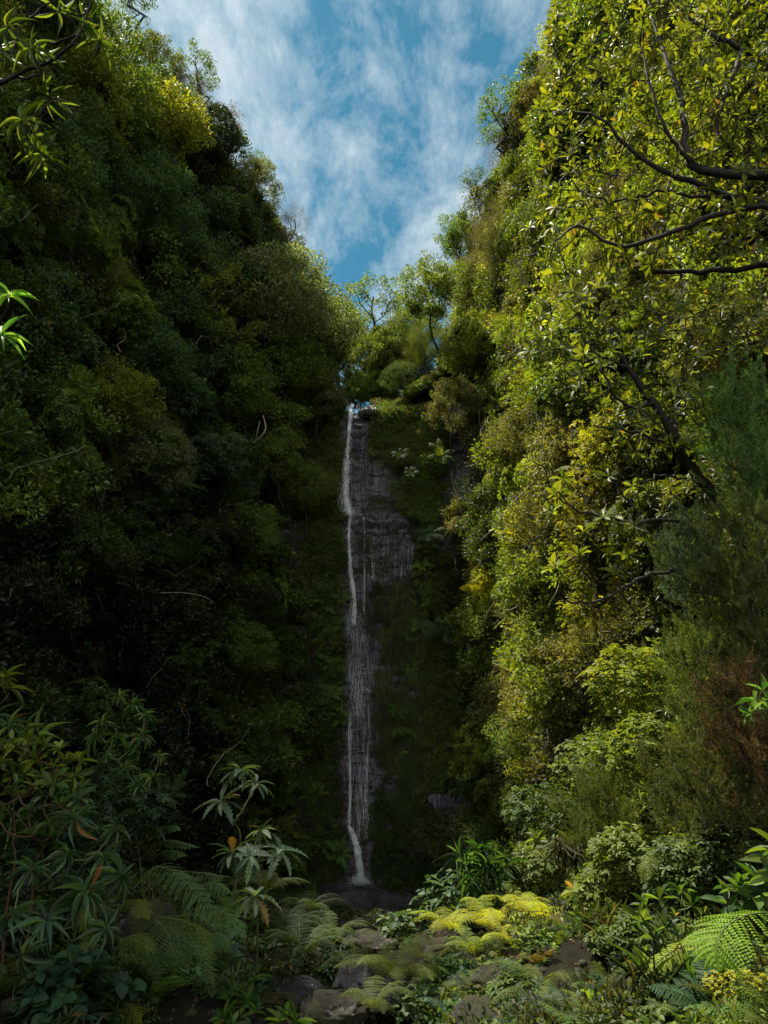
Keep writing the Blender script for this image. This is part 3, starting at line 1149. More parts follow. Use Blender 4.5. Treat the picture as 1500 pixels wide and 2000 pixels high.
# (kind, variant, px, py of crown centre, height m, tone, name, label)
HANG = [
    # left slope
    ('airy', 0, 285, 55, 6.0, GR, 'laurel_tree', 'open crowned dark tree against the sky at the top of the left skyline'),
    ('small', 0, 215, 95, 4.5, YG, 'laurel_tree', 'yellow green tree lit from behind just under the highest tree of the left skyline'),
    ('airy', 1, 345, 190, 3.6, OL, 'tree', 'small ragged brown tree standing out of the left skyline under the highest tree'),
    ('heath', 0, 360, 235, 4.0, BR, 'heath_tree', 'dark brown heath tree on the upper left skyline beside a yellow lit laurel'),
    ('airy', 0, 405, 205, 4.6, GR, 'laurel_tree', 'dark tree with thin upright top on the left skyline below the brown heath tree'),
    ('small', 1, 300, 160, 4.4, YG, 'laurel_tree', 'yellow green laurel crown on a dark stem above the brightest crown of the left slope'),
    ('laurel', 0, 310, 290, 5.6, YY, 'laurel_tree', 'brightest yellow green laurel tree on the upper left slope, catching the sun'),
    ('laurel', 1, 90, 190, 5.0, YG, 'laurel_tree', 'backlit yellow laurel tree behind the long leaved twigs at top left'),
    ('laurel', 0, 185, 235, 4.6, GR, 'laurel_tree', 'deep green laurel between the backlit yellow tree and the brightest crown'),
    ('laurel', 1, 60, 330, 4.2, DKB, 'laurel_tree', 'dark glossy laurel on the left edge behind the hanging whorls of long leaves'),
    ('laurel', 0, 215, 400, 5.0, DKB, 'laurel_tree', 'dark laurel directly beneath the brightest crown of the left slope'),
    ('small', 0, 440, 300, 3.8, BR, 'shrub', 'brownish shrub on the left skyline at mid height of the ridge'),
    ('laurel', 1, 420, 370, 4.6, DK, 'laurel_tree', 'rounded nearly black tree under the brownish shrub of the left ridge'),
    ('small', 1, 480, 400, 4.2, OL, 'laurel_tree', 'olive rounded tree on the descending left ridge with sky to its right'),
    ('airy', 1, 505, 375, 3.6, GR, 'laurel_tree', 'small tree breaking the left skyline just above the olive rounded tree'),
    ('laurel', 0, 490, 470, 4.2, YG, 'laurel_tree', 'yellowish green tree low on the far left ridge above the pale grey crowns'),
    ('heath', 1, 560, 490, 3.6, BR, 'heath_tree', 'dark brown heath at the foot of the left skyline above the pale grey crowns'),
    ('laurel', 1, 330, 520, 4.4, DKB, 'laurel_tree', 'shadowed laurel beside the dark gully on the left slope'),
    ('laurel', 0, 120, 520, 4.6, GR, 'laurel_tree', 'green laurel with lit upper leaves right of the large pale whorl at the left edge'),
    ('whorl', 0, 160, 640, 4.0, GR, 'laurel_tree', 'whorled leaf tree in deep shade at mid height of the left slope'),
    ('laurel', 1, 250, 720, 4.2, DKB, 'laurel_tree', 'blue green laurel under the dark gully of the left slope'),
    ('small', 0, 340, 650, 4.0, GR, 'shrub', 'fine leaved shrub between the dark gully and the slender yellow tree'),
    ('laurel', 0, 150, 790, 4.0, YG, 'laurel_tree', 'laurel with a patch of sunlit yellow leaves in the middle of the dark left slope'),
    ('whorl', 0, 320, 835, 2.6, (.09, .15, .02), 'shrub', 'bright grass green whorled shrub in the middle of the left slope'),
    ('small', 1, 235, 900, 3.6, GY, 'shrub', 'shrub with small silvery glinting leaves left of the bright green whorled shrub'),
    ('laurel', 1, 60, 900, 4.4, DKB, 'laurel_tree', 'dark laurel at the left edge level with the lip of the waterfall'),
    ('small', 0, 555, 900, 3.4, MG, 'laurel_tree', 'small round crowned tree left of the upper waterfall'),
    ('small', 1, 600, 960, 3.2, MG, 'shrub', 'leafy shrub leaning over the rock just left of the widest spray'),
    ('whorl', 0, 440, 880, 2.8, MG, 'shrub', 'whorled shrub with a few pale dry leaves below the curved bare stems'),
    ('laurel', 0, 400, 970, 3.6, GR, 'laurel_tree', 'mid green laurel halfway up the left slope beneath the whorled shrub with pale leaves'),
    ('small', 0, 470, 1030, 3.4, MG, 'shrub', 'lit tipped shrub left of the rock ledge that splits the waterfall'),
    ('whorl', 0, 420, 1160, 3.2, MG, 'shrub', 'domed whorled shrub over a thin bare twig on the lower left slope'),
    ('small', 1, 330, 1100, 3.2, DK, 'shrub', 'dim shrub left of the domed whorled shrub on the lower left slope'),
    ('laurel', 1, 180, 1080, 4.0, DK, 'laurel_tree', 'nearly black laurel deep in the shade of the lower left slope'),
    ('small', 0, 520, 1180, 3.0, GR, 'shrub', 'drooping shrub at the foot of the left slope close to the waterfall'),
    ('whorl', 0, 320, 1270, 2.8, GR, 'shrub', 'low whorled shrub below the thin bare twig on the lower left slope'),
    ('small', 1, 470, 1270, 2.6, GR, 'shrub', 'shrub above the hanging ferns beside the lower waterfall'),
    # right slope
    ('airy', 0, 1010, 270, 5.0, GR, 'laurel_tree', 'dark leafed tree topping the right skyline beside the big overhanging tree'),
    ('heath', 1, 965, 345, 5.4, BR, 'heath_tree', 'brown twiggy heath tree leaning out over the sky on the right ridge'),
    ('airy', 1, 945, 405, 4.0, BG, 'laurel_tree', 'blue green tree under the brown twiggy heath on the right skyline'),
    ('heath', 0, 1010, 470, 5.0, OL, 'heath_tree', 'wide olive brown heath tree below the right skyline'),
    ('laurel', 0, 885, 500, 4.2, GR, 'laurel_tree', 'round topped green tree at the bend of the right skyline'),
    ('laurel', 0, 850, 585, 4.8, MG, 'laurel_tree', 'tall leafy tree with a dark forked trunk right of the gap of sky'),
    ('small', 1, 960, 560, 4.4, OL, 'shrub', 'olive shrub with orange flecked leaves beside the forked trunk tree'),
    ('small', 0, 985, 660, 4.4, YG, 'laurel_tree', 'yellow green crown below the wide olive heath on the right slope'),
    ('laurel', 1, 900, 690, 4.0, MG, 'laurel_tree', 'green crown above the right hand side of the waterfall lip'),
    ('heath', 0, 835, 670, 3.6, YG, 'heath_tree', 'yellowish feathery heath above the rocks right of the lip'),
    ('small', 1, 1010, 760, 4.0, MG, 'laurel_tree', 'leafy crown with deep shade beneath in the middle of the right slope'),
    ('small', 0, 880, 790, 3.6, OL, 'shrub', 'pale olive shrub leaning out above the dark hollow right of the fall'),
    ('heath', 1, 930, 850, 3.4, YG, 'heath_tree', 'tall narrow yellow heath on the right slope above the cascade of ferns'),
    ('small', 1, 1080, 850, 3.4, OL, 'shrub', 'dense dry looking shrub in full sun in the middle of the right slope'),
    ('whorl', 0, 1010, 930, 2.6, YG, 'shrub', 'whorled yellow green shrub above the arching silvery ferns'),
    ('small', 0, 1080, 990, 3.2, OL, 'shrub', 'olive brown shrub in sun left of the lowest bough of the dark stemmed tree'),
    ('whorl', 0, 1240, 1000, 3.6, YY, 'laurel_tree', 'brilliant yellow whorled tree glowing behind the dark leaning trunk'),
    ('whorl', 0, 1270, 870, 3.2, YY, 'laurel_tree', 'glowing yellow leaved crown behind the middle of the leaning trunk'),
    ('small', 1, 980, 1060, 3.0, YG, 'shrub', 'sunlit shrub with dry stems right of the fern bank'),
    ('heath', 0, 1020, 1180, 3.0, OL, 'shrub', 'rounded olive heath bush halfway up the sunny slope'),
    ('small', 0, 950, 1230, 3.0, YG, 'shrub', 'pale leaved shrub on the edge between sun and shade right of the fall'),
    ('whorl', 0, 1200, 1220, 3.0, YY, 'shrub', 'yellow whorled shrub in full sun below the lowest bough'),
    ('laurel', 1, 1110, 1280, 3.0, GR, 'laurel_tree', 'dark green rounded laurel surrounded by yellow shrubs on the sunny slope'),
    ('small', 1, 1000, 1330, 3.0, YG, 'shrub', 'cream and green dappled shrub low on the sunny slope'),
    ('small', 0, 960, 1450, 2.8, YG, 'shrub', 'shrub hanging over the dark cave at the foot of the right slope'),
    ('whorl', 0, 1150, 1400, 2.6, YG, 'shrub', 'spiky whorled shrub between the dark laurel and the feathery heath'),
    ('small', 1, 1090, 1440, 2.8, MG, 'shrub', 'green shrub above the dry grass bank on the right'),
    ('heath', 0, 1150, 1570, 2.6, GR, 'heath_tree', 'low dark green heath over the dry grass bank'),
]
SKYLINE = {(285, 55), (345, 190), (405, 205), (505, 375), (360, 235), (1010, 270), (965, 345), (945, 405), (440, 300), (560, 490), (885, 500)}
NEARER = {(555, 900): 33.5, (600, 960): 35.0, (520, 1180): 32, (470, 1030): 31, (885, 500): 39, (850, 575): 38, (880, 790): 34.5, (835, 670): 38, (900, 690): 36, (440, 880): 30, (470, 1270): 29}
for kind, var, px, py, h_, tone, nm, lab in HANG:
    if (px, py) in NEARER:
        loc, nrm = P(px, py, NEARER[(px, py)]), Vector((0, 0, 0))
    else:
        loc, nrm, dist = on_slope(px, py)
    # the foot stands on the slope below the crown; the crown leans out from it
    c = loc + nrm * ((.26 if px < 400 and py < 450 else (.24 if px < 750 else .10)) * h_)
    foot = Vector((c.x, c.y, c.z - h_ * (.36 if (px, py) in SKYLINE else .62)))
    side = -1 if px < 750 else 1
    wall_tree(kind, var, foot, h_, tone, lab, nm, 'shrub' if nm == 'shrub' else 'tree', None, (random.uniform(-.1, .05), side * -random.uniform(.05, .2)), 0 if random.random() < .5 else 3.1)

# trees at the head of the fall
HEAD = [
    ('small', 1, 530, 600, 33.4, 27.5, 7.2, (.16, .20, .10), 'laurel_tree', 'broad grey green tree with a pale leafy crown left of the waterfall lip'),
    ('small', 0, 604, 622, 36.0, 26.5, 6.4, (.16, .20, .10), 'laurel_tree', 'grey green tree leaning towards the gap of sky beside the broad pale crown'),
    ('airy', 1, 430, 600, 30.5, 25.0, 7.6, YG, 'laurel_tree', 'slender yellow green tree with a straight dark trunk on the left'),
    ('laurel', 0, 560, 730, 34.5, 23.4, 5.8, GR, 'laurel_tree', 'shadowy tree under the grey green crowns left of the waterfall lip'),
    ('laurel', 1, 470, 760, 31.5, 20.5, 5.4, GR, 'laurel_tree', 'dark bushy tree at the foot of the slender yellow green tree'),
    ('airy', 0, 724, 612, 43.0, 24.6, 7.6, MG, 'laurel_tree', 'tall open tree standing right behind the waterfall lip against the sky'),
    ('airy', 1, 776, 660, 41.0, 24.4, 5.4, YG, 'laurel_tree', 'small thin tree right of the tall open tree at the lip'),
    ('laurel', 1, 735, 690, 42.0, 24.2, 4.6, MG, 'laurel_tree', 'low leafy tree overhanging the lip of the waterfall'),
    ('laurel', 0, 655, 655, 47.0, 26.4, 6.2, GR, 'laurel_tree', 'dark tree far behind the lip at the left of the gap of sky'),
    ('small', 0, 625, 770, 36.0, 24.0, 4.0, OL, 'shrub', 'olive shrub close to the left of the waterfall lip'),
    ('heath', 0, 820, 735, 40.0, 25.0, 3.8, OL, 'heath_tree', 'feathery heath right above the rocks by the lip'),
    ('laurel', 1, 668, 668, 46.0, 26.4, 5.0, MG, 'laurel_tree', 'leafy tree left behind the tall one at the lip, touching the grey green crowns'),
    ('laurel', 0, 775, 690, 45.0, 26.4, 5.0, GR, 'laurel_tree', 'dark tree behind the thin one right of the lip'),
    ('small', 1, 822, 665, 41.0, 26.4, 5.0, MG, 'laurel_tree', 'leafy crown filling the space under the forked trunk tree'),
    ('laurel', 1, 745, 730, 43.0, 26.4, 5.0, DK, 'laurel_tree', 'shadowed bushy tree just behind the lip rocks'),
    ('small', 0, 795, 720, 41.0, 26.4, 4.6, OL, 'laurel_tree', 'olive tree between the lip rocks and the feathery heath'),
    ('small', 0, 703, 752, 44.0, 24.2, 3.0, GR, 'shrub', 'small bush closing the gap just above the waterfall lip'),
    ('laurel', 0, 690, 768, 43.5, 24.2, 3.6, DK, 'shrub', 'dark low bush behind the lip at the head of the stream'),
    ('small', 1, 728, 768, 42.0, 24.2, 3.2, GR, 'shrub', 'green low bush right behind the lip rock'),
    ('small', 1, 780, 745, 39.0, 24.2, 2.6, DK, 'shrub', 'small dark bush on the rocks right of the waterfall lip'),
]
for kind, var, px, py, Y, zb, h_, tone, nm, lab in HEAD:
    c = P(px, py, Y)
    wall_tree(kind, var, (c.x, Y, c.z - h_ * .62), h_, tone, lab, nm, 'shrub' if nm == 'shrub' else 'tree', None, (0, 0), random.uniform(0, 6))


def stem_thing(name, cat, label, paths, mat):
    """bare stems as one thing: each path (points, r0, r1)"""
    o = empty(name, paths[0][0][0])
    tag(o, label, cat)
    for pts_, r0, r1 in paths:
        g = Geo()
        b = bezier([Vector(p) - o.location for p in pts_], 14)
        tube(g, b, np.linspace(r0, r1, 14), mat, 6)
        link('stem', g.mesh('stem', True), o)
    return o


stem_thing('dead_tree', 'dead tree', 'pale bare trunk standing among the grey green crowns left of the lip',
           [([P(505, 690, 35), P(510, 660, 35), P(519, 615, 35)], .10, .05), ([P(507, 682, 35), P(522, 674, 34.8), P(533, 678, 34.6)], .04, .02), ([P(505, 690, 35), P(500, 660, 35)], .03, .02)], M_PALE)
stem_thing('bare_branch', 'branch', 'two curved pale stems hanging in front of the dark left slope below the lip',
           [([P(495, 865, 31), P(512, 850, 30.6), P(519, 835, 30.6), P(514, 812, 30.8)], .05, .03), ([P(500, 862, 31), P(503, 842, 30.6), P(508, 822, 30.6)], .035, .02)], M_PALE)
stem_thing('bare_twig', 'twig', 'thin arching bare twig over the domed whorled shrub on the lower left slope',
           [([P(312, 1158, 23), P(360, 1158, 23), P(400, 1166, 23), P(418, 1178, 23)], .012, .006)], M_PALE)
stem_thing('dark_branch', 'branch', 'long dark branch rising towards the lip from the shaded trees on its left',
           [([P(575, 790, 37), P(610, 775, 36.8), P(640, 745, 36.6), P(668, 700, 36.6)], .14, .05), ([P(560, 780, 37), P(600, 785, 36.9), P(612, 770, 36.8)], .08, .05)], M_BARK)

# ------------------------------------------------------------------ the waterfall
# centre line: (px, py, half width px, strand share)
FALL_A = [(690, 776, 6.0), (684, 800, 4.8), (682, 850, 4.2), (679, 893, 4.8)]
FALL_B = [(679, 893, 9.1), (676, 925, 6.5), (675, 970, 7.2), (684, 1005, 9.1)]
FALL_C = [(684, 1005, 4.8), (681, 1050, 3.0), (684, 1110, 4.2), (692, 1170, 4.8), (691, 1220, 5.4)]
FALL_D = [(691, 1190, 18.7), (694, 1260, 20.4), (698, 1340, 21.2), (701, 1400, 22.1)]
FALL_E = [(684, 1385, 3.5), (683, 1440, 4.2), (682, 1480, 4.9), (684, 1560, 4.9), (683, 1610, 4.2)]
FALL_F = [(720, 1375, 2.8), (721, 1430, 2.8), (717, 1500, 4.2), (714, 1560, 4.9), (716, 1600, 4.9)]
FALL_G = [(682, 1612, 3.0), (692, 1640, 6.0), (701, 1675, 6.8), (707, 1722, 7.5)]
TRICK = [([(709, 1008, 4), (712, 1040, 3), (711, 1080, 3), (712, 1140, 5), (709, 1200, 6)], 220),
         ([(722, 1030, 3), (726, 1080, 2), (727, 1130, 3)], 110)]
wf = empty('waterfall', cliff_pt(707, 1722, .3))
tag(wf, 'thin white waterfall dropping in stages down the dark basalt cliff', 'waterfall')


def strands(name, path, n, rngw, off=.22, wpx=.010, lmin=.06, lmax=.42, drops=.3):
    """n is roughly the number of short pieces: they hang together as threads that run down the path, plus loose drops."""
    g = Geo()
    pa = np.array(path, float)
    ylen = pa[-1, 1] - pa[0, 1]
    # the path as a dense table of world points for offsets -1.5..1.5 half widths
    ny_, nx_ = max(6, int(abs(ylen) / 6)), 13
    tt = np.linspace(0, len(pa) - 1, ny_)
    i_ = np.minimum(tt.astype(int), len(pa) - 2)
    f_ = (tt - i_)[:, None]
    q = pa[i_] * (1 - f_) + pa[i_ + 1] * f_
    ev = np.linspace(-1.6, 1.6, nx_)
    tab = np.array([[cliff_pt(a + e * w, b, off) for e in ev] for a, b, w in q])

    def at(e, t):
        a = np.clip((e + 1.6) / 3.2 * (nx_ - 1), 0, nx_ - 1.001)
        b = np.clip(t * (ny_ - 1), 0, ny_ - 1.001)
        ia, ib = a.astype(int), b.astype(int)
        fa, fb = (a - ia)[..., None], (b - ib)[..., None]
        return (tab[ib, ia] * (1 - fa) * (1 - fb) + tab[ib, ia + 1] * fa * (1 - fb) + tab[ib + 1, ia] * (1 - fa) * fb + tab[ib + 1, ia + 1] * fa * fb)
    nth = max(4, int(n / 34))
    V, F, k0 = [], [], 0
    for _ in range(nth):
        span = rngw.uniform(.15, .7)
        t0 = rngw.uniform(-.1, 1 - span * .4)
        m_ = 16
        t = np.clip(t0 + np.linspace(0, span, m_), 0, 1)
        e0 = rngw.normal(0, .42)
        e = e0 + .10 * np.sin(t * rngw.uniform(10, 30) + rngw.uniform(0, 6)) + np.cumsum(rngw.normal(0, .025, m_))
        c = at(e, t)
        c[:, 1] += rngw.normal(0, .05) + .02 * np.sin(t * 40)
        w = wpx * rngw.uniform(.35, 1.0) * (.5 + rngw.random(m_)) * np.sin(np.linspace(.12, 3.0, m_)) ** .6
        l_ = c - np.array([1, .25, 0]) * w[:, None]
        r_ = c + np.array([1, .25, 0]) * w[:, None]
        V += [np.stack([l_, r_], 1).reshape(-1, 3)]
        for a in range(m_ - 1):
            if rngw.random() < .20:
                continue
            b = k0 + 2 * a
            F += [[b, b + 1, b + 3], [b, b + 3, b + 2]]
        k0 += 2 * m_
    g.add(np.concatenate(V), F, M_WATER)
    nd_ = int(n * drops)
    e, t = rngw.normal(0, .6, nd_), rngw.random(nd_)
    pos = at(np.clip(e, -1.55, 1.55), t) + rngw.normal(0, .05, (nd_, 3)) * [.3, 1, .6]
    D = unit(np.array([0, 0, -1.0]) + rngw.normal(0, .10, (nd_, 3)))
    put(g, T_DIAMOND, pos, D, unit(np.array([0, -1.0, .25]) + rngw.normal(0, .6, (nd_, 3))), rngw.uniform(lmin * .5, lmax * .35, nd_), wpx * rngw.uniform(.4, 1.1, nd_), M_WATER, rngw.random(nd_))
    o = link(name, g.mesh(name), wf)
    o.location = -wf.location
    o['kind'] = 'stuff'
    return o


rw = np.random.default_rng(77)
strands('lip_stream', FALL_A, 2200, rw, .18, .016)
strands('lip_stream', [(705, 782, 5), (700, 792, 6), (693, 806, 5)], 260, rw, .15, .014)
strands('upper_stream', FALL_B, 2300, rw, .22, .015, .06, .42, .6)
strands('spray', [(668, 905, 16), (668, 960, 16), (676, 1000, 16)], 1300, rw, .35, .007, .02, .12, 2.0)
strands('middle_stream', FALL_C, 1600, rw, .20, .013, .06, .42, .6)
strands('veil', FALL_D, 1500, rw, .25, .0050, .05, .45, 1.6)
strands('left_strand', FALL_E, 750, rw, .2, .010, .06, .4, .6)
strands('right_strand', FALL_F, 420, rw, .2, .009, .06, .4, .6)
strands('veil', [(700, 1380, 22), (700, 1480, 22), (700, 1560, 20), (704, 1640, 18)], 1000, rw, .22, .0050, .05, .4, 1.6)
strands('chute', FALL_G, 3000, rw, .35, .020, .05, .22)
strands('foot_splash', [(700, 1712, 14), (704, 1720, 16), (706, 1727, 18)], 1700, rw, .6, .020, .02, .12, 1.0)
for tp_, n_ in TRICK:
    strands('trickle', tp_, n_, rw, .15, .010)
strands('trickle', [(700, 1348, 4), (712, 1342, 4), (722, 1352, 4)], 260, rw, .2, .010, .03, .12)
for xx in (735, 748, 760, 772, 784, 796, 804):
    strands('trickle', [(xx, 1045, 2), (xx + rw.uniform(-4, 4), 1090, 5), (xx - 3, 1135, 4)], 110, rw, .06, .006, .05, .4)


# ------------------------------------------------------------------ rocks
def rock(name, loc, size, label, mat, seed, cat='boulder', rot=(0, 0, 0), sharp=.9, group=None):
    g = Geo()
    r = np.random.default_rng(seed)
    n = 44
    th, ph = np.linspace(0, 2 * np.pi, n * 2, endpoint=False), np.linspace(0, np.pi, n)
    V = []
    planes = [(unit(r.normal(0, 1, 3)), r.uniform(.62, .92)) for _ in range(13)]
    for p in ph:
        for t in th:
            d = np.array([math.sin(p) * math.cos(t), math.sin(p) * math.sin(t), math.cos(p)])
            rr = 1.15
            for nn, k in planes:
                c = d @ nn
                if c > .05:
                    rr = min(rr, k / c)
            rr = rr * sharp + (1 - sharp)
            f_ = fbm(tuple(d * 1.6 + seed), 4) * .13 + fbm(tuple(d * 6 + seed), 3) * .035
            V.append(d * (rr + f_) * np.array(size) / 2)
    F = []
    m2 = n * 2
    for i in range(n - 1):
        for j in range(m2):
            a, b = i * m2 + j, i * m2 + (j + 1) % m2
            F += [[a, a + m2, b + m2], [a, b + m2, b]]
    g.add(V, F, mat)
    o = link(name, g.mesh(name, True))
    o.location = loc
    o.rotation_euler = rot
    tag(o, label, cat, group)
    return o


rock('rock_ledge', P(745, 1775, 35.0), (5.6, 2.4, 2.2), 'long wet black rock ledge under the foot of the waterfall', M_LEDGE, 3, 'rock', (0, .04, 0))
rock('rock_ledge', P(655, 1745, 35.0), (2.2, 1.8, 1.5), 'small black rock at the left end of the wet ledge', M_LEDGE, 5, 'rock')
rock('rock', P(895, 1588, 34.6), (2.6, 1.6, 2.0), 'grey shiny rock at the foot of the cliff left of the dark cave', M_CLIFF, 8, 'rock')
rock('boulder', P(800, 1880, 10.6), (1.2, .8, .42), 'long sloping boulder with rusty moss in the stream bed', M_ROCK, 11, rot=(.1, -.28, .2))
rock('boulder', P(725, 1855, 13.0), (.9, .8, .5), 'dim rounded boulder behind the long sloping boulder', M_ROCKBROWN, 12)
rock('boulder', P(975, 1935, 8.4), (.72, .7, .52), 'lichen spotted boulder under the bright yellow ferns', M_ROCK, 13, rot=(0, .1, 0))
rock('boulder', P(950, 2005, 7.6), (.55, .6, .45), 'grey boulder at the bottom edge in front of the lichen spotted one', M_ROCK, 14)
rock('boulder', P(1080, 1777, 13.2), (1.1, .7, .35), 'flat dark purple boulder behind the yellow ferns on the right', M_ROCKBROWN, 15)
rock('boulder', P(1105, 1965, 7.6), (.35, .5, .4), 'small dark stone between the lichen spotted boulder and the mossy one', M_ROCKBROWN, 25)
rock('boulder', P(1255, 1985, 6.6), (.65, .7, .75), 'big mossy brown boulder under the glossy leaves at bottom right', M_ROCKBROWN, 16)
rock('boulder', P(300, 1910, 7.8), (.85, .7, 1.1), 'tall rusty brown boulder behind the hanging fern fronds on the left', M_ROCKBROWN, 17)
rock('boulder', P(735, 1925, 9.2), (.8, .7, .6), 'black boulder in the middle of the stream bed', M_LEDGE, 18)
rock('boulder', P(640, 1975, 8.2), (.7, .6, .35), 'low brown boulder at the bottom edge left of the ferny clump', M_ROCKBROWN, 19)
rock('boulder', P(560, 1950, 9.0), (.8, .6, .4), 'dark flat boulder behind the bright green rosettes at the bottom', M_LEDGE, 20)
rock('boulder', P(1410, 1950, 6.0), (.6, .6, .5), 'dark stone in the corner below the yellow flowering herb', M_ROCKBROWN, 29)
#PART3
# ------------------------------------------------------------------ the near plants
def tinted(o, tone, j=.08):
    o['tint'] = [float(x) for x in jit(tone, RNG, j)]
    return o


def inside(poly, x, y):
    c = False
    for i in range(len(poly)):
        (x1, y1), (x2, y2) = poly[i], poly[i - 1]
        if (y1 > y) != (y2 > y) and x < (x2 - x1) * (y - y1) / (y2 - y1) + x1:
            c = not c
    return c


def limb_path(pts, n=18):
    return bezier([P(*p) for p in pts], n)


def grow_to(geo, nodes, targets, mat, r0=.012, r1=.004, rng=RNG, sag=.06):
    """Twigs from the nearest wood to each target in turn; a new twig is wood for the next one."""
    nodes = [np.array(n) for n in nodes]
    targets = [np.array(t) for t in targets]
    A = np.array(nodes)
    order = sorted(range(len(targets)), key=lambda i: ((A - targets[i]) ** 2).sum(1).min())
    ends = []
    for i in order:
        t = targets[i]
        A = np.array(nodes)
        j = ((A - t) ** 2).sum(1).argmin()
        p = A[j]
        ln = np.linalg.norm(t - p)
        mid = (p + t) / 2 + rng.normal(0, .10, 3) * ln + np.array([0, 0, -sag * ln])
        q = bezier([p, mid, t], 7)
        q[1:-1] += rng.normal(0, .018, (5, 3)) * ln
        k = min(1, ln / .6)
        tube(geo, q, np.linspace(r1 + (r0 - r1) * k, r1, 7), mat, 4)
        nodes += [q[2], q[4], q[6]]
        ends.append((t, unit(q[-1] - q[-2])))
    return ends


LEAFMESH = {}


def leaf_mesh_single(key, tmpl, ratio, mat):
    """one leaf of unit length, shared by every single leaf of that kind"""
    out_ = []
    for i, rv in enumerate((.1, .35, .6, .9)):
        g = Geo()
        V, F = tmpl
        V = V * np.array([ratio, 1, 1]) + np.array([.03 * math.sin(i * 2), 0, 0]) * (V[:, 1:2] ** 2)
        g.add(V, F, mat, rv)
        out_.append(g.mesh('leaf_' + key, True))
    LEAFMESH[key] = out_
    return out_


leaf_mesh_single('obovate', T_OBOV, .36, M_BIG)
leaf_mesh_single('lance', T_LANCE, .15, M_BIG)
leaf_mesh_single('broad', T_ELLIP, .34, M_BIG)
T_LOBED = make_leaf([.10, .16, .55, .30, .80, .38, .98, .48, 1.0, .5, .85, .4, .55, .2, .02], .45, .18)
leaf_mesh_single('lobed', T_LOBED, .36, M_SOFT)
leaf_mesh_single('strap', T_LANCE, .095, M_BIG)


def rosette_frames(c, axis, k, tilt, rng, wob=.15):
    axis = unit(np.asarray(axis, float))
    x = unit(np.cross(axis, rsphere(1, rng)[0]))
    y = np.cross(axis, x)
    th0 = rng.random() * 6.28
    res = []
    for i in range(k):
        th = th0 + i * 2.399 + rng.normal(0, .12)
        el = tilt[0] + (tilt[1] - tilt[0]) * i / max(1, k - 1) + rng.normal(0, wob)
        d = (math.cos(th) * x + math.sin(th) * y) * math.cos(el) + axis * math.sin(el)
        nrm = axis + rng.normal(0, .12, 3)
        nrm = unit(nrm - d * (nrm @ d))
        res.append((np.asarray(c), d, nrm))
    return res


def leaf_part(root, key, c, d, nrm, length, tone, rng, name='leaf', width=1.0):
    me = LEAFMESH[key][int(rng.integers(4))]
    x = np.cross(d, nrm)
    M = Matrix(((x[0] * length * width, d[0] * length, nrm[0] * length, c[0]), (x[1] * length * width, d[1] * length, nrm[1] * length, c[1]),
                (x[2] * length * width, d[2] * length, nrm[2] * length, c[2]), (0, 0, 0, 1)))
    o = bpy.data.objects.new(name, me)
    COL.objects.link(o)
    o.parent = root
    o.matrix_local = Matrix.Translation(-root.location) @ M
    tinted(o, tone, .14)
    return o


def rosette_plant(name, cat, label, heads, foot, key, k, ln, tone, tilt=(-.1, 1.0), stem_mat=None, stem_r=.010, seed=0, group=None, axis_rand=.35, branch_at=None, axis=None):
    """heads: world points carrying a whorl; foot: where its stems come from. Every leaf is a part."""
    r = np.random.default_rng(seed + 900)
    o = empty(name, foot)
    tag(o, label, cat, group)
    g = Geo()
    nodes = [np.array(foot)]
    cen = np.mean([np.array(h) for h in heads], 0)
    fk = np.array(foot) * .45 + cen * .55
    fk[2] = min(fk[2], cen[2])
    b = bezier([foot, (np.array(foot) + fk) / 2 + r.normal(0, .03, 3), fk], 8)
    tube(g, b, np.linspace(stem_r * 1.4, stem_r, 8), stem_mat or M_STEM, 5)
    nodes += list(b[4:])
    ends = grow_to(g, nodes, heads, stem_mat or M_STEM, stem_r, stem_r * .6, r, .12)
    s_ = link('stem', g.mesh('stem', True), o)
    s_.location = -o.location
    for c, dr in ends:
        ax = (UP * .8 + dr * .7 if axis is None else np.asarray(axis, float)) + r.normal(0, axis_rand, 3)
        sc_ = r.uniform(.68, 1.15)
        for (cc, d, nn) in rosette_frames(c, ax, k + int(r.integers(-3, 2)), tilt, r, .2):
            leaf_part(o, key, cc + d * ln * .05, d, nn, ln * sc_ * r.uniform(.6, 1.12), (.20, .13, .04) if r.random() < .018 else tone, r)
    return o


def PG(px, py, Y):
    """world point and the ground straight below it"""
    p = P(px, py, Y)
    return np.array(p), np.array(down(p.x, p.y))


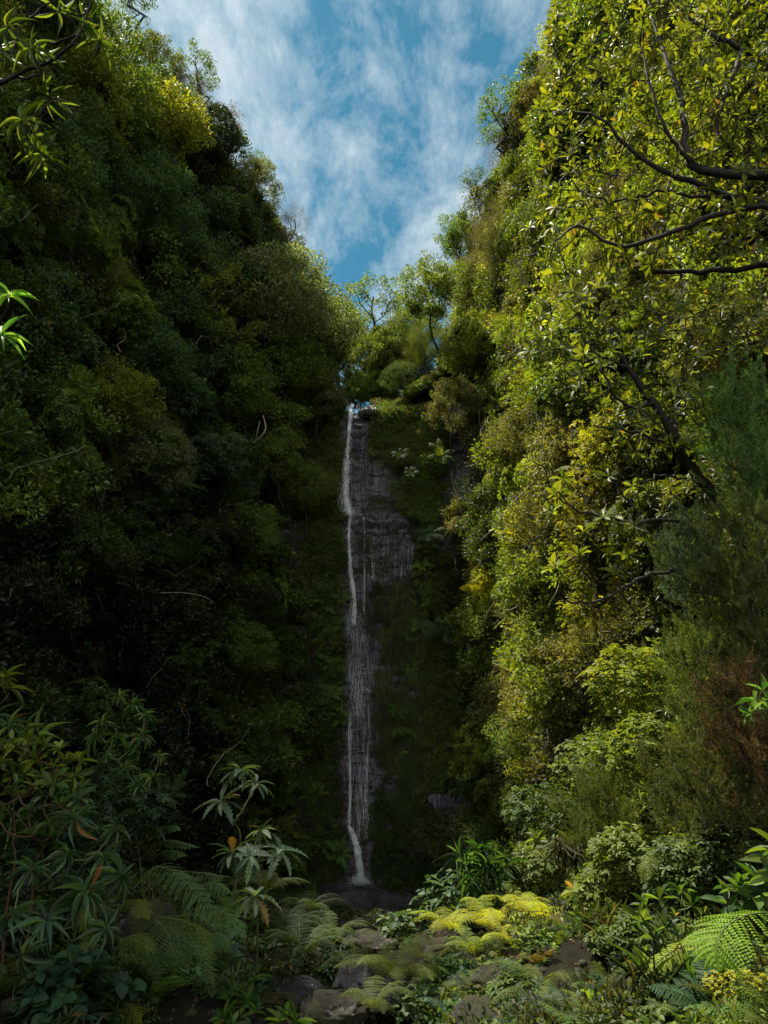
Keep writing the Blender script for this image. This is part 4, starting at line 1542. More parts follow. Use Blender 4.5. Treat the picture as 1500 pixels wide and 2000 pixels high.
# --- the two large-leaved trees on the right
def big_tree(label, limbs, radii, targets, tone, seed, k=8, ln=.19, parts=150, trunk=None, trunk_r=.12, tilt=(-.15, .9)):
    r = np.random.default_rng(seed)
    foot = trunk[0]
    o = empty('large_leaved_tree', foot)
    tag(o, label, 'tree')
    g = Geo()
    nodes = []
    b = bezier(trunk, 14)
    tube(g, b, np.linspace(trunk_r, trunk_r * .6, 14), M_BARK, 8)
    t_ = link('trunk', g.mesh('trunk', True), o)
    t_.location = -o.location
    tg = Geo()
    for pts, (ra, rb) in zip(limbs, radii):
        q = limb_path(pts, 22)
        q[1:-1] += r.normal(0, .014, (20, 3))
        lg = Geo()
        tube(lg, q, np.linspace(ra, rb, 22), M_BARK, 7)
        l_ = link('limb', lg.mesh('limb', True), o)
        l_.location = -o.location
        nodes += list(q[3:])
    ends = grow_to(tg, nodes, targets, M_BARK, .014, .0045, r)
    w_ = link('twigs', tg.mesh('twigs'), o)
    w_.location = -o.location
    w_['kind'] = 'stuff'
    ends.sort(key=lambda e: (e[0][1] + (0 if e[0][0] < 4.2 else 3)))
    npart = parts // k
    cg = Geo()
    for i, (c, dr) in enumerate(ends):
        ax = UP * .45 + dr * .7 + np.array([-.15, -.25, 0]) + r.normal(0, .38, 3)
        kk = k + int(r.integers(-2, 3))
        fr = rosette_frames(c, ax, kk, tilt, r, .2)
        if i < npart:
            for cc, d, nn in fr:
                leaf_part(o, 'obovate', cc + d * ln * .06, d, nn, ln * r.uniform(.65, 1.1), tone, r)
        else:
            pos = np.array([f[0] + f[1] * ln * .06 for f in fr])
            D, NN = np.array([f[1] for f in fr]), np.array([f[2] for f in fr])
            L_ = ln * r.uniform(.65, 1.1, len(fr))
            put(cg, T_OBOV, pos, D, NN, L_, L_ * .36, M_BIG, r.random(len(fr)))
    c_ = link('crown', cg.mesh('crown', True), o)
    c_.location = -o.location
    c_['kind'] = 'stuff'
    tinted(c_, tone, 0)
    return o


rt = np.random.default_rng(51)


def targets_in(poly, n, y0, y1, mind=18):
    xs_, ys_ = [p[0] for p in poly], [p[1] for p in poly]
    got = []
    tries = 0
    while len(got) < n and tries < n * 60:
        tries += 1
        x, y = rt.uniform(min(xs_), max(xs_)), rt.uniform(min(ys_), max(ys_))
        if not inside(poly, x, y):
            continue
        Y = rt.uniform(y0, y1)
        if any((x - a) ** 2 + (y - b) ** 2 < mind ** 2 and abs(Y - c) < .5 for a, b, c in got):
            continue
        got.append((x, y, Y))
    return [P(*g_) for g_ in got]


polyB = [(1105, -60), (1060, 100), (1035, 190), (1080, 250), (1030, 340), (1065, 400), (1025, 440), (1070, 490), (1065, 545), (1180, 560), (1330, 500), (1560, 540), (1560, -60)]
fB = np.array(down(5.35, 7.6))
limbsB = [
    [(1640, 395, 7.5), (1500, 346, 7.4), (1420, 342, 7.4), (1355, 322, 7.4), (1338, 265, 7.5), (1332, 200, 7.6), (1310, 130, 7.8), (1280, 60, 8.0), (1262, -20, 8.2)],
    [(1640, 440, 7.5), (1540, 410, 7.5), (1440, 388, 7.6), (1350, 352, 7.7), (1290, 330, 7.8), (1225, 285, 7.9), (1170, 230, 8.0), (1110, 215, 8.2)],
    [(1640, 440, 7.5), (1520, 408, 7.4), (1420, 412, 7.3), (1345, 440, 7.2), (1270, 470, 7.2), (1200, 478, 7.3), (1130, 440, 7.5), (1085, 470, 7.6)],
    [(1440, 388, 7.6), (1350, 384, 7.5), (1290, 372, 7.5), (1240, 388, 7.5), (1180, 390, 7.6), (1130, 370, 7.8)],
    [(1225, 285, 7.9), (1200, 340, 7.9), (1150, 330, 8.0), (1100, 310, 8.1)],
    [(1640, 230, 8.6), (1520, 130, 8.8), (1450, 95, 8.8), (1380, 60, 9.0), (1320, 10, 9.2), (1290, -40, 9.3)],
    [(1350, 322, 7.4), (1300, 250, 7.2), (1270, 170, 7.2), (1250, 90, 7.3)],
    [(1640, 500, 8.2), (1500, 520, 8.4), (1380, 530, 8.6), (1280, 530, 8.8), (1245, 520, 8.9)],
    [(1450, 95, 8.8), (1420, 180, 8.6), (1400, 260, 8.6), (1420, 300, 8.6)],
]
radB = [(.070, .016), (.060, .012), (.045, .010), (.024, .008), (.016, .006), (.06, .015), (.028, .010), (.05, .022), (.04, .012)]
big_tree('big overhanging tree with sunlit yellow green leaf whorls filling the upper right corner', limbsB, radB,
         targets_in(polyB, 680, 7.0, 9.8, 12), (.110, .140, .016), 61, 9, .150, 198,
         [fB, fB + [-.1, -.1, 1.6], np.array(P(1660, 760, 7.8)), np.array(P(1640, 430, 7.5)), np.array(P(1640, 230, 8.6)), np.array(P(1600, 40, 9.0))], .16)

polyA = [(1055, 610), (1130, 560), (1260, 560), (1400, 560), (1530, 600), (1500, 690), (1370, 700), (1400, 800), (1370, 900), (1290, 870), (1240, 900), (1170, 800), (1080, 760), (1030, 690)]
low = [(1190, 930, 7.4), (1200, 1010, 7.3), (1235, 950, 7.5), (1085, 1110, 7.0), (1112, 1140, 7.0), (1130, 1085, 7.1), (1165, 1070, 7.2), (1088, 970, 7.4), (1130, 1130, 7.1), (1225, 1085, 7.3),
       (1262, 1060, 7.4), (1215, 870, 7.6), (1180, 1010, 7.2), (1100, 935, 7.5), (1150, 1150, 7.1), (1080, 1000, 7.3), (1200, 1120, 7.2), (1240, 1030, 7.3), (1140, 1040, 7.2)]
fA = np.array(down(5.0, 8.9))
limbsA = [
    [(1450, 1060, 8.4), (1410, 985, 8.3), (1372, 945, 8.2), (1340, 905, 8.1), (1322, 862, 8.0), (1275, 785, 7.9), (1228, 722, 7.8), (1200, 665, 7.8), (1188, 620, 7.9)],
    [(1340, 905, 8.1), (1300, 868, 8.0), (1245, 845, 7.9), (1180, 836, 7.8), (1158, 832, 7.8)],
    [(1322, 862, 8.0), (1318, 800, 8.1), (1335, 740, 8.2), (1350, 660, 8.4)],
    [(1228, 722, 7.8), (1180, 700, 7.7), (1130, 705, 7.7), (1080, 698, 7.7)],
    [(1340, 935, 8.1), (1290, 930, 7.9), (1240, 945, 7.8), (1205, 925, 7.7)],
    [(1450, 1060, 8.4), (1400, 1018, 8.0), (1330, 1012, 7.8), (1255, 1020, 7.5), (1200, 1015, 7.4), (1120, 995, 7.3), (1090, 960, 7.3)],
    [(1262, 1045, 7.5), (1240, 1000, 7.5), (1205, 950, 7.5), (1185, 920, 7.5)],
    [(1450, 1160, 8.2), (1340, 1120, 7.8), (1285, 1118, 7.6), (1240, 1135, 7.4), (1180, 1170, 7.2), (1130, 1176, 7.1), (1095, 1160, 7.0)],
    [(1240, 1135, 7.4), (1205, 1105, 7.3), (1180, 1135, 7.2), (1140, 1120, 7.1)],
    [(1275, 785, 7.9), (1240, 800, 7.7), (1190, 760, 7.6), (1170, 700, 7.6), (1120, 640, 7.6)],
]
radA = [(.085, .018), (.022, .008), (.030, .010), (.018, .007), (.016, .007), (.028, .009), (.018, .007), (.024, .008), (.014, .006), (.022, .008)]
big_tree('dark leaning tree trunk rising to the left with drooping boughs of large leaf whorls', limbsA, radA,
         targets_in(polyA, 190, 7.2, 9.2, 18) + [P(*p) for p in low], (.095, .125, .022), 62, 9, .155, 180,
         [fA, np.array(P(1490, 1400, 8.8)), np.array(P(1470, 1180, 8.6)), np.array(P(1450, 1060, 8.4))], .12)


# --- feathery heath trees close on the right
def near_heath(label, cx_, cy_, rx, ry, Y, tone, seed, nspray=150, lean=(-.15, 0, 1), kind='heath_tree'):
    r = np.random.default_rng(seed)
    c0 = P(cx_, cy_, Y)
    m_per = (Y * 1.08) / FPX
    foot = np.array(down(c0.x + .25, c0.y + .3))
    o = empty(kind, foot)
    tag(o, label, 'tree')
    cg, tg = Geo(), Geo()
    trunk_top = np.array(P(cx_ + rx * .2, cy_ + ry * .7, Y + .3))
    nodes = []
    for s_ in range(3):
        tt = trunk_top + r.normal(0, .18, 3)
        q = bezier([foot + r.normal(0, .08, 3) * [1, 1, 0], (foot + tt) / 2 + r.normal(0, .12, 3), tt], 10)
        tube(tg, q, np.linspace(.035, .018, 10), M_BARK, 5)
        nodes += list(q[4:])
    tar = []
    while len(tar) < nspray:
        d = r.uniform(-1, 1, 3)
        if (d ** 2).sum() > 1:
            continue
        if .75 < (d ** 2).sum() or r.random() < .55:
            edge = 1 + .18 * math.sin(d[0] * 6 + seed) + .12 * math.sin(d[2] * 9 + seed * 3)
            tar.append(np.array(c0) + d * np.array([rx * m_per, .55, ry * m_per]) * edge)
    ends = grow_to(tg, nodes, tar, M_BARK, .010, .003, r, -.05)
    for c, dr in ends:
        a = unit(np.asarray(lean) * 1.0 + dr * .5 + r.normal(0, .22, 3))
        for b_ in range(3):
            ab = unit(a + r.normal(0, .28, 3))
            L_ = r.uniform(.16, .34)
            k = 60
            t = r.random(k)
            pos = c + ab * L_ * t[:, None] + r.normal(0, .006, (k, 3)) + unit(rsphere(k, r)) * .012
            put(cg, T_DIAMOND, pos, unit(ab * .9 + rsphere(k, r) * .6), rsphere(k, r), r.uniform(.026, .052, k), .0060, M_NEEDLE, r.random(k))
            tube(cg, [c, c + ab * L_ * .5, c + ab * L_], [.003, .002, .001], M_NEEDLE, 3)
    t_ = link('trunk', tg.mesh('trunk'), o)
    c_ = link('crown', cg.mesh('crown'), o)
    t_.location = c_.location = -o.location
    tinted(c_, tone, 0)
    return o


near_heath('feathery bright green heath tree at the right edge beside the foot of the leaning trunk', 1455, 860, 78, 165, 7.6, (.10, .20, .055), 71, 210)
near_heath('mid green heath tree at the right edge under the leaning tree', 1465, 1130, 85, 150, 7.4, (.095, .135, .032), 72, 210)
near_heath('olive green heath tree with fine upright sprays low on the right slope', 1400, 1340, 85, 130, 7.8, (.11, .155, .03), 73, 210)
near_heath('half dead brown heath at the right edge', 1475, 1450, 65, 120, 7.0, (.10, .070, .032), 74, 140)
near_heath('dark olive heath over bare dark stems low on the right', 1390, 1550, 90, 90, 7.4, (.08, .10, .025), 75, 160)
near_heath('thin blue green heath in front of the lowest bough', 1340, 1110, 35, 90, 7.9, (.08, .13, .06), 76, 90)
near_heath('small feathery heath beside the dry grass bank', 1175, 1610, 60, 75, 9.8, (.09, .125, .026), 77, 110)


# --- fern fronds laid along a path
def frond_along(pts, wmax, pairs=16, m=9, up=(0, 0, 1), seed=0, mat=None, droop=.2):
    rng_ = np.random.default_rng(seed)
    g_ = Geo()
    n = 16
    rach = bezier(pts, n)
    length = np.linalg.norm(np.diff(rach, axis=0), axis=1).sum()
    tube(g_, rach, np.linspace(.007, .0015, n), M_STEM, 4)
    pos, D, NN, ln = [], [], [], []
    upv = np.asarray(up, float)
    for u in np.linspace(.10, .985, pairs):
        q = u * (n - 1)
        k = min(int(q), n - 2)
        p = rach[k] + (rach[k + 1] - rach[k]) * (q - k)
        d0 = unit(rach[k + 1] - rach[k])
        side = unit(np.cross(d0, upv))
        upl = unit(np.cross(side, d0))
        w = wmax * math.sin(math.pi * min(1, .16 + u * .78)) ** .8
        if u > .8:
            w *= max(.1, (1 - u) / .2) ** .8
        for s_ in (-1, 1):
            dd = unit(side * s_ + d0 * (.30 + .3 * u) - upl * (droop + .08 * rng_.random()) + rng_.normal(0, .045, 3))
            ww = w * rng_.uniform(.88, 1.08)
            tg_ = unit(np.cross(upl, dd))
            for j in range(m):
                v_ = (j + .5) / m
                c = p + dd * ww * v_ - np.array([0, 0, 1.0]) * ww * .18 * v_ * v_
                pl = (length / pairs * .36) * (1 - v_ ** 1.6) ** .7 + .003
                for s2 in (-1, 1):
                    pos.append(c)
                    D.append(unit(tg_ * s2 + dd * .5))
                    NN.append(upl + rng_.normal(0, .12, 3))
                    ln.append(pl)
    pos, D, NN, ln = map(np.array, (pos, D, NN, ln))
    put(g_, T_DIAMOND, pos, D, NN, ln, wmax / m * .90, mat or M_FERN, rng_.random(len(pos)) * .4 + .3)
    return g_


def fern_paths(label, paths, foot, tone, seed=0, name='fern', m=9, pairs=17):
    """a fern whose fronds follow the photograph: path = ([(px,py,Y)...], half width m, tone or None)"""
    o = empty(name, foot)
    tag(o, label, 'fern')
    for i, (pp, w, tn) in enumerate(paths):
        pts_ = [np.array(P(*q)) for q in pp]
        g_ = frond_along(pts_, w, pairs, m, (0, -.35, 1), seed * 31 + i)
        f_ = link('frond', g_.mesh('frond'), o)
        f_.location = -o.location
        tinted(f_, tn or tone, .1)
    return o


FY = (.12, .16, .018)
FG = (.095, .175, .050)
_, ft = PG(300, 1880, 7.4)
fern_paths('big fern on the left with long arching fronds hanging before a brown boulder', [
    ([(262, 1735, 7.2), (305, 1692, 7.1), (352, 1715, 6.9), (402, 1765, 6.8), (445, 1822, 6.8)], .17, FG),
    ([(262, 1800, 7.2), (300, 1795, 6.9), (330, 1830, 6.7), (340, 1885, 6.6), (325, 1940, 6.6)], .21, (.055, .10, .025)),
    ([(300, 1800, 7.1), (355, 1830, 6.9), (388, 1862, 6.8), (405, 1900, 6.8), (416, 1948, 6.8)], .18, FG),
    ([(300, 1790, 7.2), (355, 1800, 7.1), (395, 1825, 7.0), (412, 1880, 6.9)], .12, FY),
    ([(280, 1745, 7.3), (305, 1715, 7.3), (340, 1705, 7.2), (372, 1715, 7.2), (395, 1712, 7.2)], .13, (.07, .115, .06)),
    ([(225, 1790, 7.2), (250, 1760, 7.0), (275, 1765, 6.9), (290, 1795, 6.8)], .12, FY),
    ([(240, 1790, 7.2), (190, 1765, 7.0), (165, 1790, 6.9), (155, 1820, 6.9)], .13, FY),
    ([(235, 1850, 7.1), (262, 1868, 6.9), (275, 1905, 6.8), (280, 1942, 6.7)], .10, FY),
    ([(250, 1830, 7.2), (285, 1855, 7.0), (300, 1900, 6.9)], .13, FG),
    ([(330, 1790, 7.4), (390, 1790, 7.3), (430, 1830, 7.2), (455, 1870, 7.2)], .13, FG),
], ft, FG, 1)
_, ft = PG(330, 1700, 9.0)
fern_paths('fern with flat spreading fronds behind and above the big arching fern on the left', [
    ([(265, 1665, 8.8), (300, 1622, 8.6), (330, 1612, 8.5), (352, 1622, 8.4)], .11, FG),
    ([(270, 1680, 8.8), (310, 1645, 8.6), (345, 1645, 8.5), (388, 1655, 8.4)], .13, FG),
    ([(290, 1680, 8.8), (320, 1662, 8.6), (345, 1665, 8.5), (360, 1672, 8.4)], .12, FG),
    ([(260, 1670, 8.9), (235, 1610, 8.8), (245, 1580, 8.7), (268, 1590, 8.6)], .13, FG),
    ([(330, 1700, 8.9), (390, 1705, 8.7), (430, 1712, 8.6), (442, 1712, 8.5)], .11, FG),
    ([(260, 1690, 9.0), (215, 1665, 8.8), (180, 1650, 8.7), (150, 1665, 8.6)], .13, FY),
], ft, FG, 2)
_, ft = PG(210, 1985, 6.3)
fern_paths('low yellow green fern at the bottom edge on the left', [
    ([(205, 1965, 6.2), (230, 1950, 6.1), (255, 1968, 6.0), (278, 1998, 6.0)], .13, FY),
    ([(200, 1975, 6.2), (215, 1990, 6.0), (235, 2020, 5.9)], .12, FY),
    ([(190, 1965, 6.2), (160, 1950, 6.1), (130, 1975, 6.0)], .12, FG),
], ft, FY, 3)
_, ft = PG(480, 1960, 8.6)
fern_paths('dark green fern with upright fronds left of the stream bed', [
    ([(440, 1985, 8.4), (462, 1930, 8.3), (495, 1888, 8.2), (525, 1868, 8.1)], .17, (.03, .065, .022)),
    ([(450, 1990, 8.4), (480, 1945, 8.3), (512, 1925, 8.2), (528, 1935, 8.1)], .17, (.03, .065, .022)),
    ([(440, 1985, 8.4), (430, 1930, 8.4), (450, 1880, 8.4), (480, 1865, 8.4)], .14, (.03, .065, .022)),
], ft, FG, 4)
tf = np.array(down(4.3, 5.3))
fern_paths('tree fern in the bottom right corner with broad sunlit yellow green fronds', [
    ([(1600, 1850, 5.5), (1530, 1790, 5.4), (1470, 1785, 5.0), (1420, 1808, 4.9), (1398, 1850, 4.85), (1404, 1892, 4.8)], .25, (.16, .26, .018)),
    ([(1600, 1870, 5.6), (1500, 1850, 5.6), (1400, 1835, 5.6), (1340, 1845, 5.6), (1295, 1870, 5.55), (1264, 1900, 5.5)], .14, (.17, .24, .018)),
    ([(1600, 1850, 5.6), (1560, 1780, 5.6), (1520, 1750, 5.6), (1480, 1760, 5.6)], .2, (.12, .20, .018)),
    ([(1600, 1870, 5.4), (1560, 1880, 5.2), (1520, 1930, 5.1), (1500, 1990, 5.0)], .2, (.06, .10, .016)),
], tf, FY, 5, m=13, pairs=18)
_, ft = PG(1340, 1720, 8.4)
fern_paths('small bright fern hanging in the shade beneath the dark heath on the right', [
    ([(1300, 1690, 8.2), (1280, 1672, 8.1), (1262, 1690, 8.0), (1252, 1720, 8.0)], .12, FY),
    ([(1305, 1695, 8.2), (1290, 1685, 8.1), (1285, 1702, 8.0)], .09, FY),
    ([(1305, 1690, 8.2), (1290, 1660, 8.2), (1270, 1655, 8.1)], .09, FY),
], ft, FY, 6)

# --- ferns grown from shared fronds
FR_MID = [frond_mesh('frond_mid%d' % i, 1.0, 17, .24, .75 + .14 * i, 2, rise=1.0, seed=10 + i) for i in range(3)]


def fern(label, px, py, Y, n, size, tone, seed, lean=None, low=False, loc=None, off=0.0, spread=6.28, start=0.0, group=None):
    r = np.random.default_rng(seed)
    if loc is None:
        loc = P(px, py, Y)
    o = empty('fern', loc)
    if lean is not None:
        o.rotation_euler = Vector(lean).to_track_quat('Z', 'Y').to_euler()
    tag(o, label, 'fern', group)
    src = FROND_LOW if low else FR_MID
    for i in range(n):
        a = start + (i + r.uniform(-.25, .25)) / n * spread
        s_ = size * r.uniform(.7, 1.1)
        f_ = link('frond', src[i % 3], o, (Matrix.Rotation(a, 4, 'Z') @ Matrix.Rotation(r.uniform(-.25, .25), 4, 'X') @ Matrix.Scale(s_, 4)))
        tinted(f_, tone, .14)
    return o


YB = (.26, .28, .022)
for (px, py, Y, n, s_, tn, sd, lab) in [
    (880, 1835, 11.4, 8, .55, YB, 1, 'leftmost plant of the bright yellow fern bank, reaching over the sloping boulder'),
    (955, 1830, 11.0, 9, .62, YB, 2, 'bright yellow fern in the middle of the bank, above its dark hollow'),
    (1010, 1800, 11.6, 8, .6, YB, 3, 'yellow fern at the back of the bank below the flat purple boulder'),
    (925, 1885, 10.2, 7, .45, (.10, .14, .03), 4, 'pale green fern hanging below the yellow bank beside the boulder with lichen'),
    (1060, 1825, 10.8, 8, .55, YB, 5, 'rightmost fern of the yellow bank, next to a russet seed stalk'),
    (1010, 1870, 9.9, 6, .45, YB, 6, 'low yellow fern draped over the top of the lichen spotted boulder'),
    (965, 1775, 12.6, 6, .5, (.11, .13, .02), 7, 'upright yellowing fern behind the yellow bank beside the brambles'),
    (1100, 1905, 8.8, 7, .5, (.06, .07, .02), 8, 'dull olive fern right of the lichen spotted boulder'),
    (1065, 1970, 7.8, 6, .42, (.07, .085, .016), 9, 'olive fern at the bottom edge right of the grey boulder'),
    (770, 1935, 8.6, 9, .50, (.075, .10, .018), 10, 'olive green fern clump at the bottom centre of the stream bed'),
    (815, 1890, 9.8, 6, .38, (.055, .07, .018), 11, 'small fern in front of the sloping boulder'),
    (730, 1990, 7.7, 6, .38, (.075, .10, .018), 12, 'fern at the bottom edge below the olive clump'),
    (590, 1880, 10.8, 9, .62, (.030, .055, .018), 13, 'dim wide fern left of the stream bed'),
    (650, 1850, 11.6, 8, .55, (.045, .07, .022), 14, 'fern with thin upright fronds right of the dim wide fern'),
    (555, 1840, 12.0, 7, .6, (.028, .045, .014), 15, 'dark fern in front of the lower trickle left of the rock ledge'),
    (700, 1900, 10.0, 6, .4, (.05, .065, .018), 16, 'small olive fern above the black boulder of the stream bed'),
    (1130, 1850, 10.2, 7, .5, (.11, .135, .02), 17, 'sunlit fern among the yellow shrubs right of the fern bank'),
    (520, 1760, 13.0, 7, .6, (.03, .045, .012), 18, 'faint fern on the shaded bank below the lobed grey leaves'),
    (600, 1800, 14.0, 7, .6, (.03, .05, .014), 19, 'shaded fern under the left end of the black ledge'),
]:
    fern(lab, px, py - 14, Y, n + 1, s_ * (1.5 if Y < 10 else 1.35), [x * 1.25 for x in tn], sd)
# ferns hanging on the slopes
for (px, py, n, s_, tn, sd, lab, which) in [
    (500, 1285, 6, 1.1, FG, 31, 'highest of the ferns hanging beside the lower waterfall on the left', 'l'),
    (548, 1330, 5, 1.1, FG, 32, 'drooping fern just below the highest hanging fern on the left', 'l'),
    (570, 1415, 6, 1.2, (.05, .085, .02), 33, 'pair of fresh fronds jutting towards the fall at its lower ledge', 'l'),
    (495, 1470, 6, 1.1, (.035, .06, .014), 34, 'fern above the grey lobed leaves on the lower left slope', 'l'),
    (565, 1545, 7, 1.3, FG, 35, 'large hanging fern right of the grey lobed leaves', 'l'),
    (590, 1625, 5, 1.1, FG, 36, 'lowest hanging fern beside the white chute of the fall', 'l'),
    (520, 1375, 5, 1.0, (.03, .055, .014), 37, 'faint fern in the dark above the lobed leaves', 'l'),
    (505, 1555, 5, 1.0, (.03, .05, .014), 45, 'dim fern between the upper and lower lobed leaf heads', 'l'),
    (790, 905, 7, .7, DK, 38, 'blue green fern jutting out over the rock right of the upper fall', 'r'),
    (812, 940, 7, .7, DK, 39, 'second blue green fern, just below the one jutting over the upper rock', 'r'),
    (860, 905, 6, 1.2, MG, 40, 'fern in the shade under the pale olive shrub', 'r'),
    (930, 960, 7, 1.7, GY, 41, 'silvery arching fern in sun at the top of the fern bank', 'r'),
    (895, 1010, 7, 1.6, GY, 42, 'silvery fern lower down the same sunny bank', 'r'),
    (850, 1060, 6, 1.3, BG, 43, 'fern hanging at the right end of the rock ledge', 'r'),
    (870, 1180, 7, 1.5, BG, 44, 'broad fern right of the smooth purple rock face', 'r'),
    (860, 1240, 6, 1.3, BG, 46, 'fern below the broad fern beside the cliff', 'r'),
    (865, 1120, 5, 1.2, MG, 47, 'small fern above the broad fern beside the cliff', 'r'),
    (1150, 1380, 6, 1.1, FY, 48, 'light fern in the middle of the sunny slope above the cave', 'r'),
    (1240, 590, 6, 1.4, (.10, .13, .05), 49, 'pale fern in a hollow behind the overhanging tree', 'r'),
]:
    loc, nrm, dist = on_slope(px, py)
    if 600 < px < 860:
        loc = Vector(cliff_pt(px, py, .5))
        nrm = Vector((-.3 if px > 700 else .3, -1, .1))
    loc = loc + nrm * .75
    fern(lab, px, py, 0, n, s_, tn, sd, lean=(nrm.x * .9, nrm.y * .9 - .3, .75), loc=loc)

# --- grey lobed-leaf plants on the left
SO = (.105, .160, .095)
_, ft = PG(470, 1700, 9.6)
rosette_plant('sow_thistle', 'thistle', 'tall grey green lobed leaf plant, highest heads left of the lower fall',
              [P(470, 1505, 9.4), P(433, 1566, 9.2), P(500, 1530, 9.8)], ft, 'lobed', 18, .28, SO, (-.5, .75), seed=1, stem_r=.014, axis_rand=.25)
rosette_plant('sow_thistle', 'thistle', 'widest grey green lobed leaf plant, with four heads beside the hanging ferns',
              [P(512, 1622, 8.8), P(545, 1662, 8.7), P(455, 1668, 8.9), P(488, 1672, 8.6)], ft + [.3, -.4, 0], 'lobed', 18, .27, SO, (-.5, .8), seed=2, stem_r=.014, axis_rand=.25)
rosette_plant('sow_thistle', 'thistle', 'lowest single head of grey green lobed leaves above the stream bank',
              [P(498, 1752, 8.3)], ft + [.2, -.9, 0], 'lobed', 20, .28, SO, (-.6, .8), seed=3, stem_r=.014, axis_rand=.2)
rosette_plant('sow_thistle', 'thistle', 'dim lobed leaf plant half hidden behind the arching fern fronds',
              [P(440, 1850, 8.0), P(405, 1745, 8.2)], ft + [-.1, -1.2, 0], 'lobed', 15, .28, (.04, .075, .045), (-.5, .8), seed=4, stem_r=.012)

# --- olive whorled shrub at the left edge
rh = np.random.default_rng(5)
polyS = [(-40, 1465), (40, 1440), (110, 1455), (160, 1480), (150, 1530), (60, 1560), (-40, 1560)]
for nm_, poly, n_, Y0, Y1, tn, lab, sd in [
    ('shrub', polyS, 26, 6.3, 7.0, (.115, .165, .028), 'olive green whorled shrub with reddish leaf bases at the left edge', 5),
    ('shrub', [(20, 1540), (150, 1520), (200, 1570), (180, 1640), (30, 1640), (-20, 1590)], 16, 6.4, 7.2, (.080, .145, .050), 'darker whorled shrub below the olive one at the left edge', 6)]:
    hd = targets_in(poly, n_, Y0, Y1, 22)
    rosette_plant(nm_, 'shrub', lab, hd, np.array(down(-3.6, 6.9)) + [sd * .1, 0, 0], 'obovate', 11, .135, tn, (0, .95), M_RED, .012, sd, axis_rand=.3)

# --- slender plants with drooping strap leaves
LN = (.095, .17, .060)
_, ft = PG(300, 1720, 9.0)
rosette_plant('spurge', 'plant', 'slender many stemmed plant with tufts of narrow leaves before the dark left slope',
              [P(283, 1398, 8.6), P(262, 1378, 8.7), P(232, 1362, 8.8), P(310, 1478, 8.5), P(296, 1520, 8.4), P(262, 1458, 8.6), P(200, 1412, 8.8), P(228, 1440, 8.7), P(245, 1500, 8.5),
               P(270, 1535, 8.4), P(210, 1475, 8.6), P(188, 1440, 8.8), P(280, 1440, 8.6)], ft, 'lance', 19, .19, LN, (-.7, 1.0), seed=11, stem_r=.009)
_, ft = PG(120, 1990, 5.8)
rosette_plant('spurge', 'plant', 'near plant with tufts of drooping dark narrow leaves in the lower left',
              [P(130, 1668, 5.9), P(205, 1675, 5.8), P(232, 1712, 5.7), P(165, 1745, 5.6), P(90, 1800, 5.4), P(48, 1862, 5.2), P(205, 1815, 5.4), P(25, 1790, 5.6), P(60, 1700, 5.8),
               P(150, 1600, 6.2), P(225, 1620, 6.2)], ft, 'lance', 20, .19, (.075, .14, .075), (-.95, .8), seed=12, stem_r=.009)
_, ft = PG(40, 1600, 8.0)
rosette_plant('spurge', 'plant', 'tufts of arching narrow leaves at the left edge above the olive shrub',
              [P(18, 1418, 7.8), P(50, 1425, 7.9), P(78, 1440, 8.0), P(-10, 1400, 7.8)], ft, 'strap', 15, .30, LN, (-.4, 1.0), seed=13, stem_r=.009)
_, ft = PG(940, 1790, 12.4)
rosette_plant('spurge', 'plant', 'dark green plant with spiky leaf heads above the brambles right of the ledge',
              [P(935, 1662, 12.0), P(912, 1690, 11.9), P(945, 1695, 11.8), P(968, 1702, 12.0), P(990, 1692, 12.2), P(900, 1675, 12.1), P(955, 1672, 12.2), P(920, 1712, 11.8)], ft, 'strap', 22, .36, (.040, .085, .028),
              (-.75, 1.1), seed=14, stem_r=.014)
o = empty('fallen_leaf', P(197, 1690, 5.5))
tag(o, 'single long orange brown dead leaf hanging among the drooping dark leaves at lower left', 'dead leaf')
leaf_part(o, 'lance', np.array(P(199, 1684, 5.5)), unit(np.array([-.25, -.1, -1.0])), unit(np.array([.4, -1, .1])), .17, (.30, .12, .05), RNG, width=1.3)

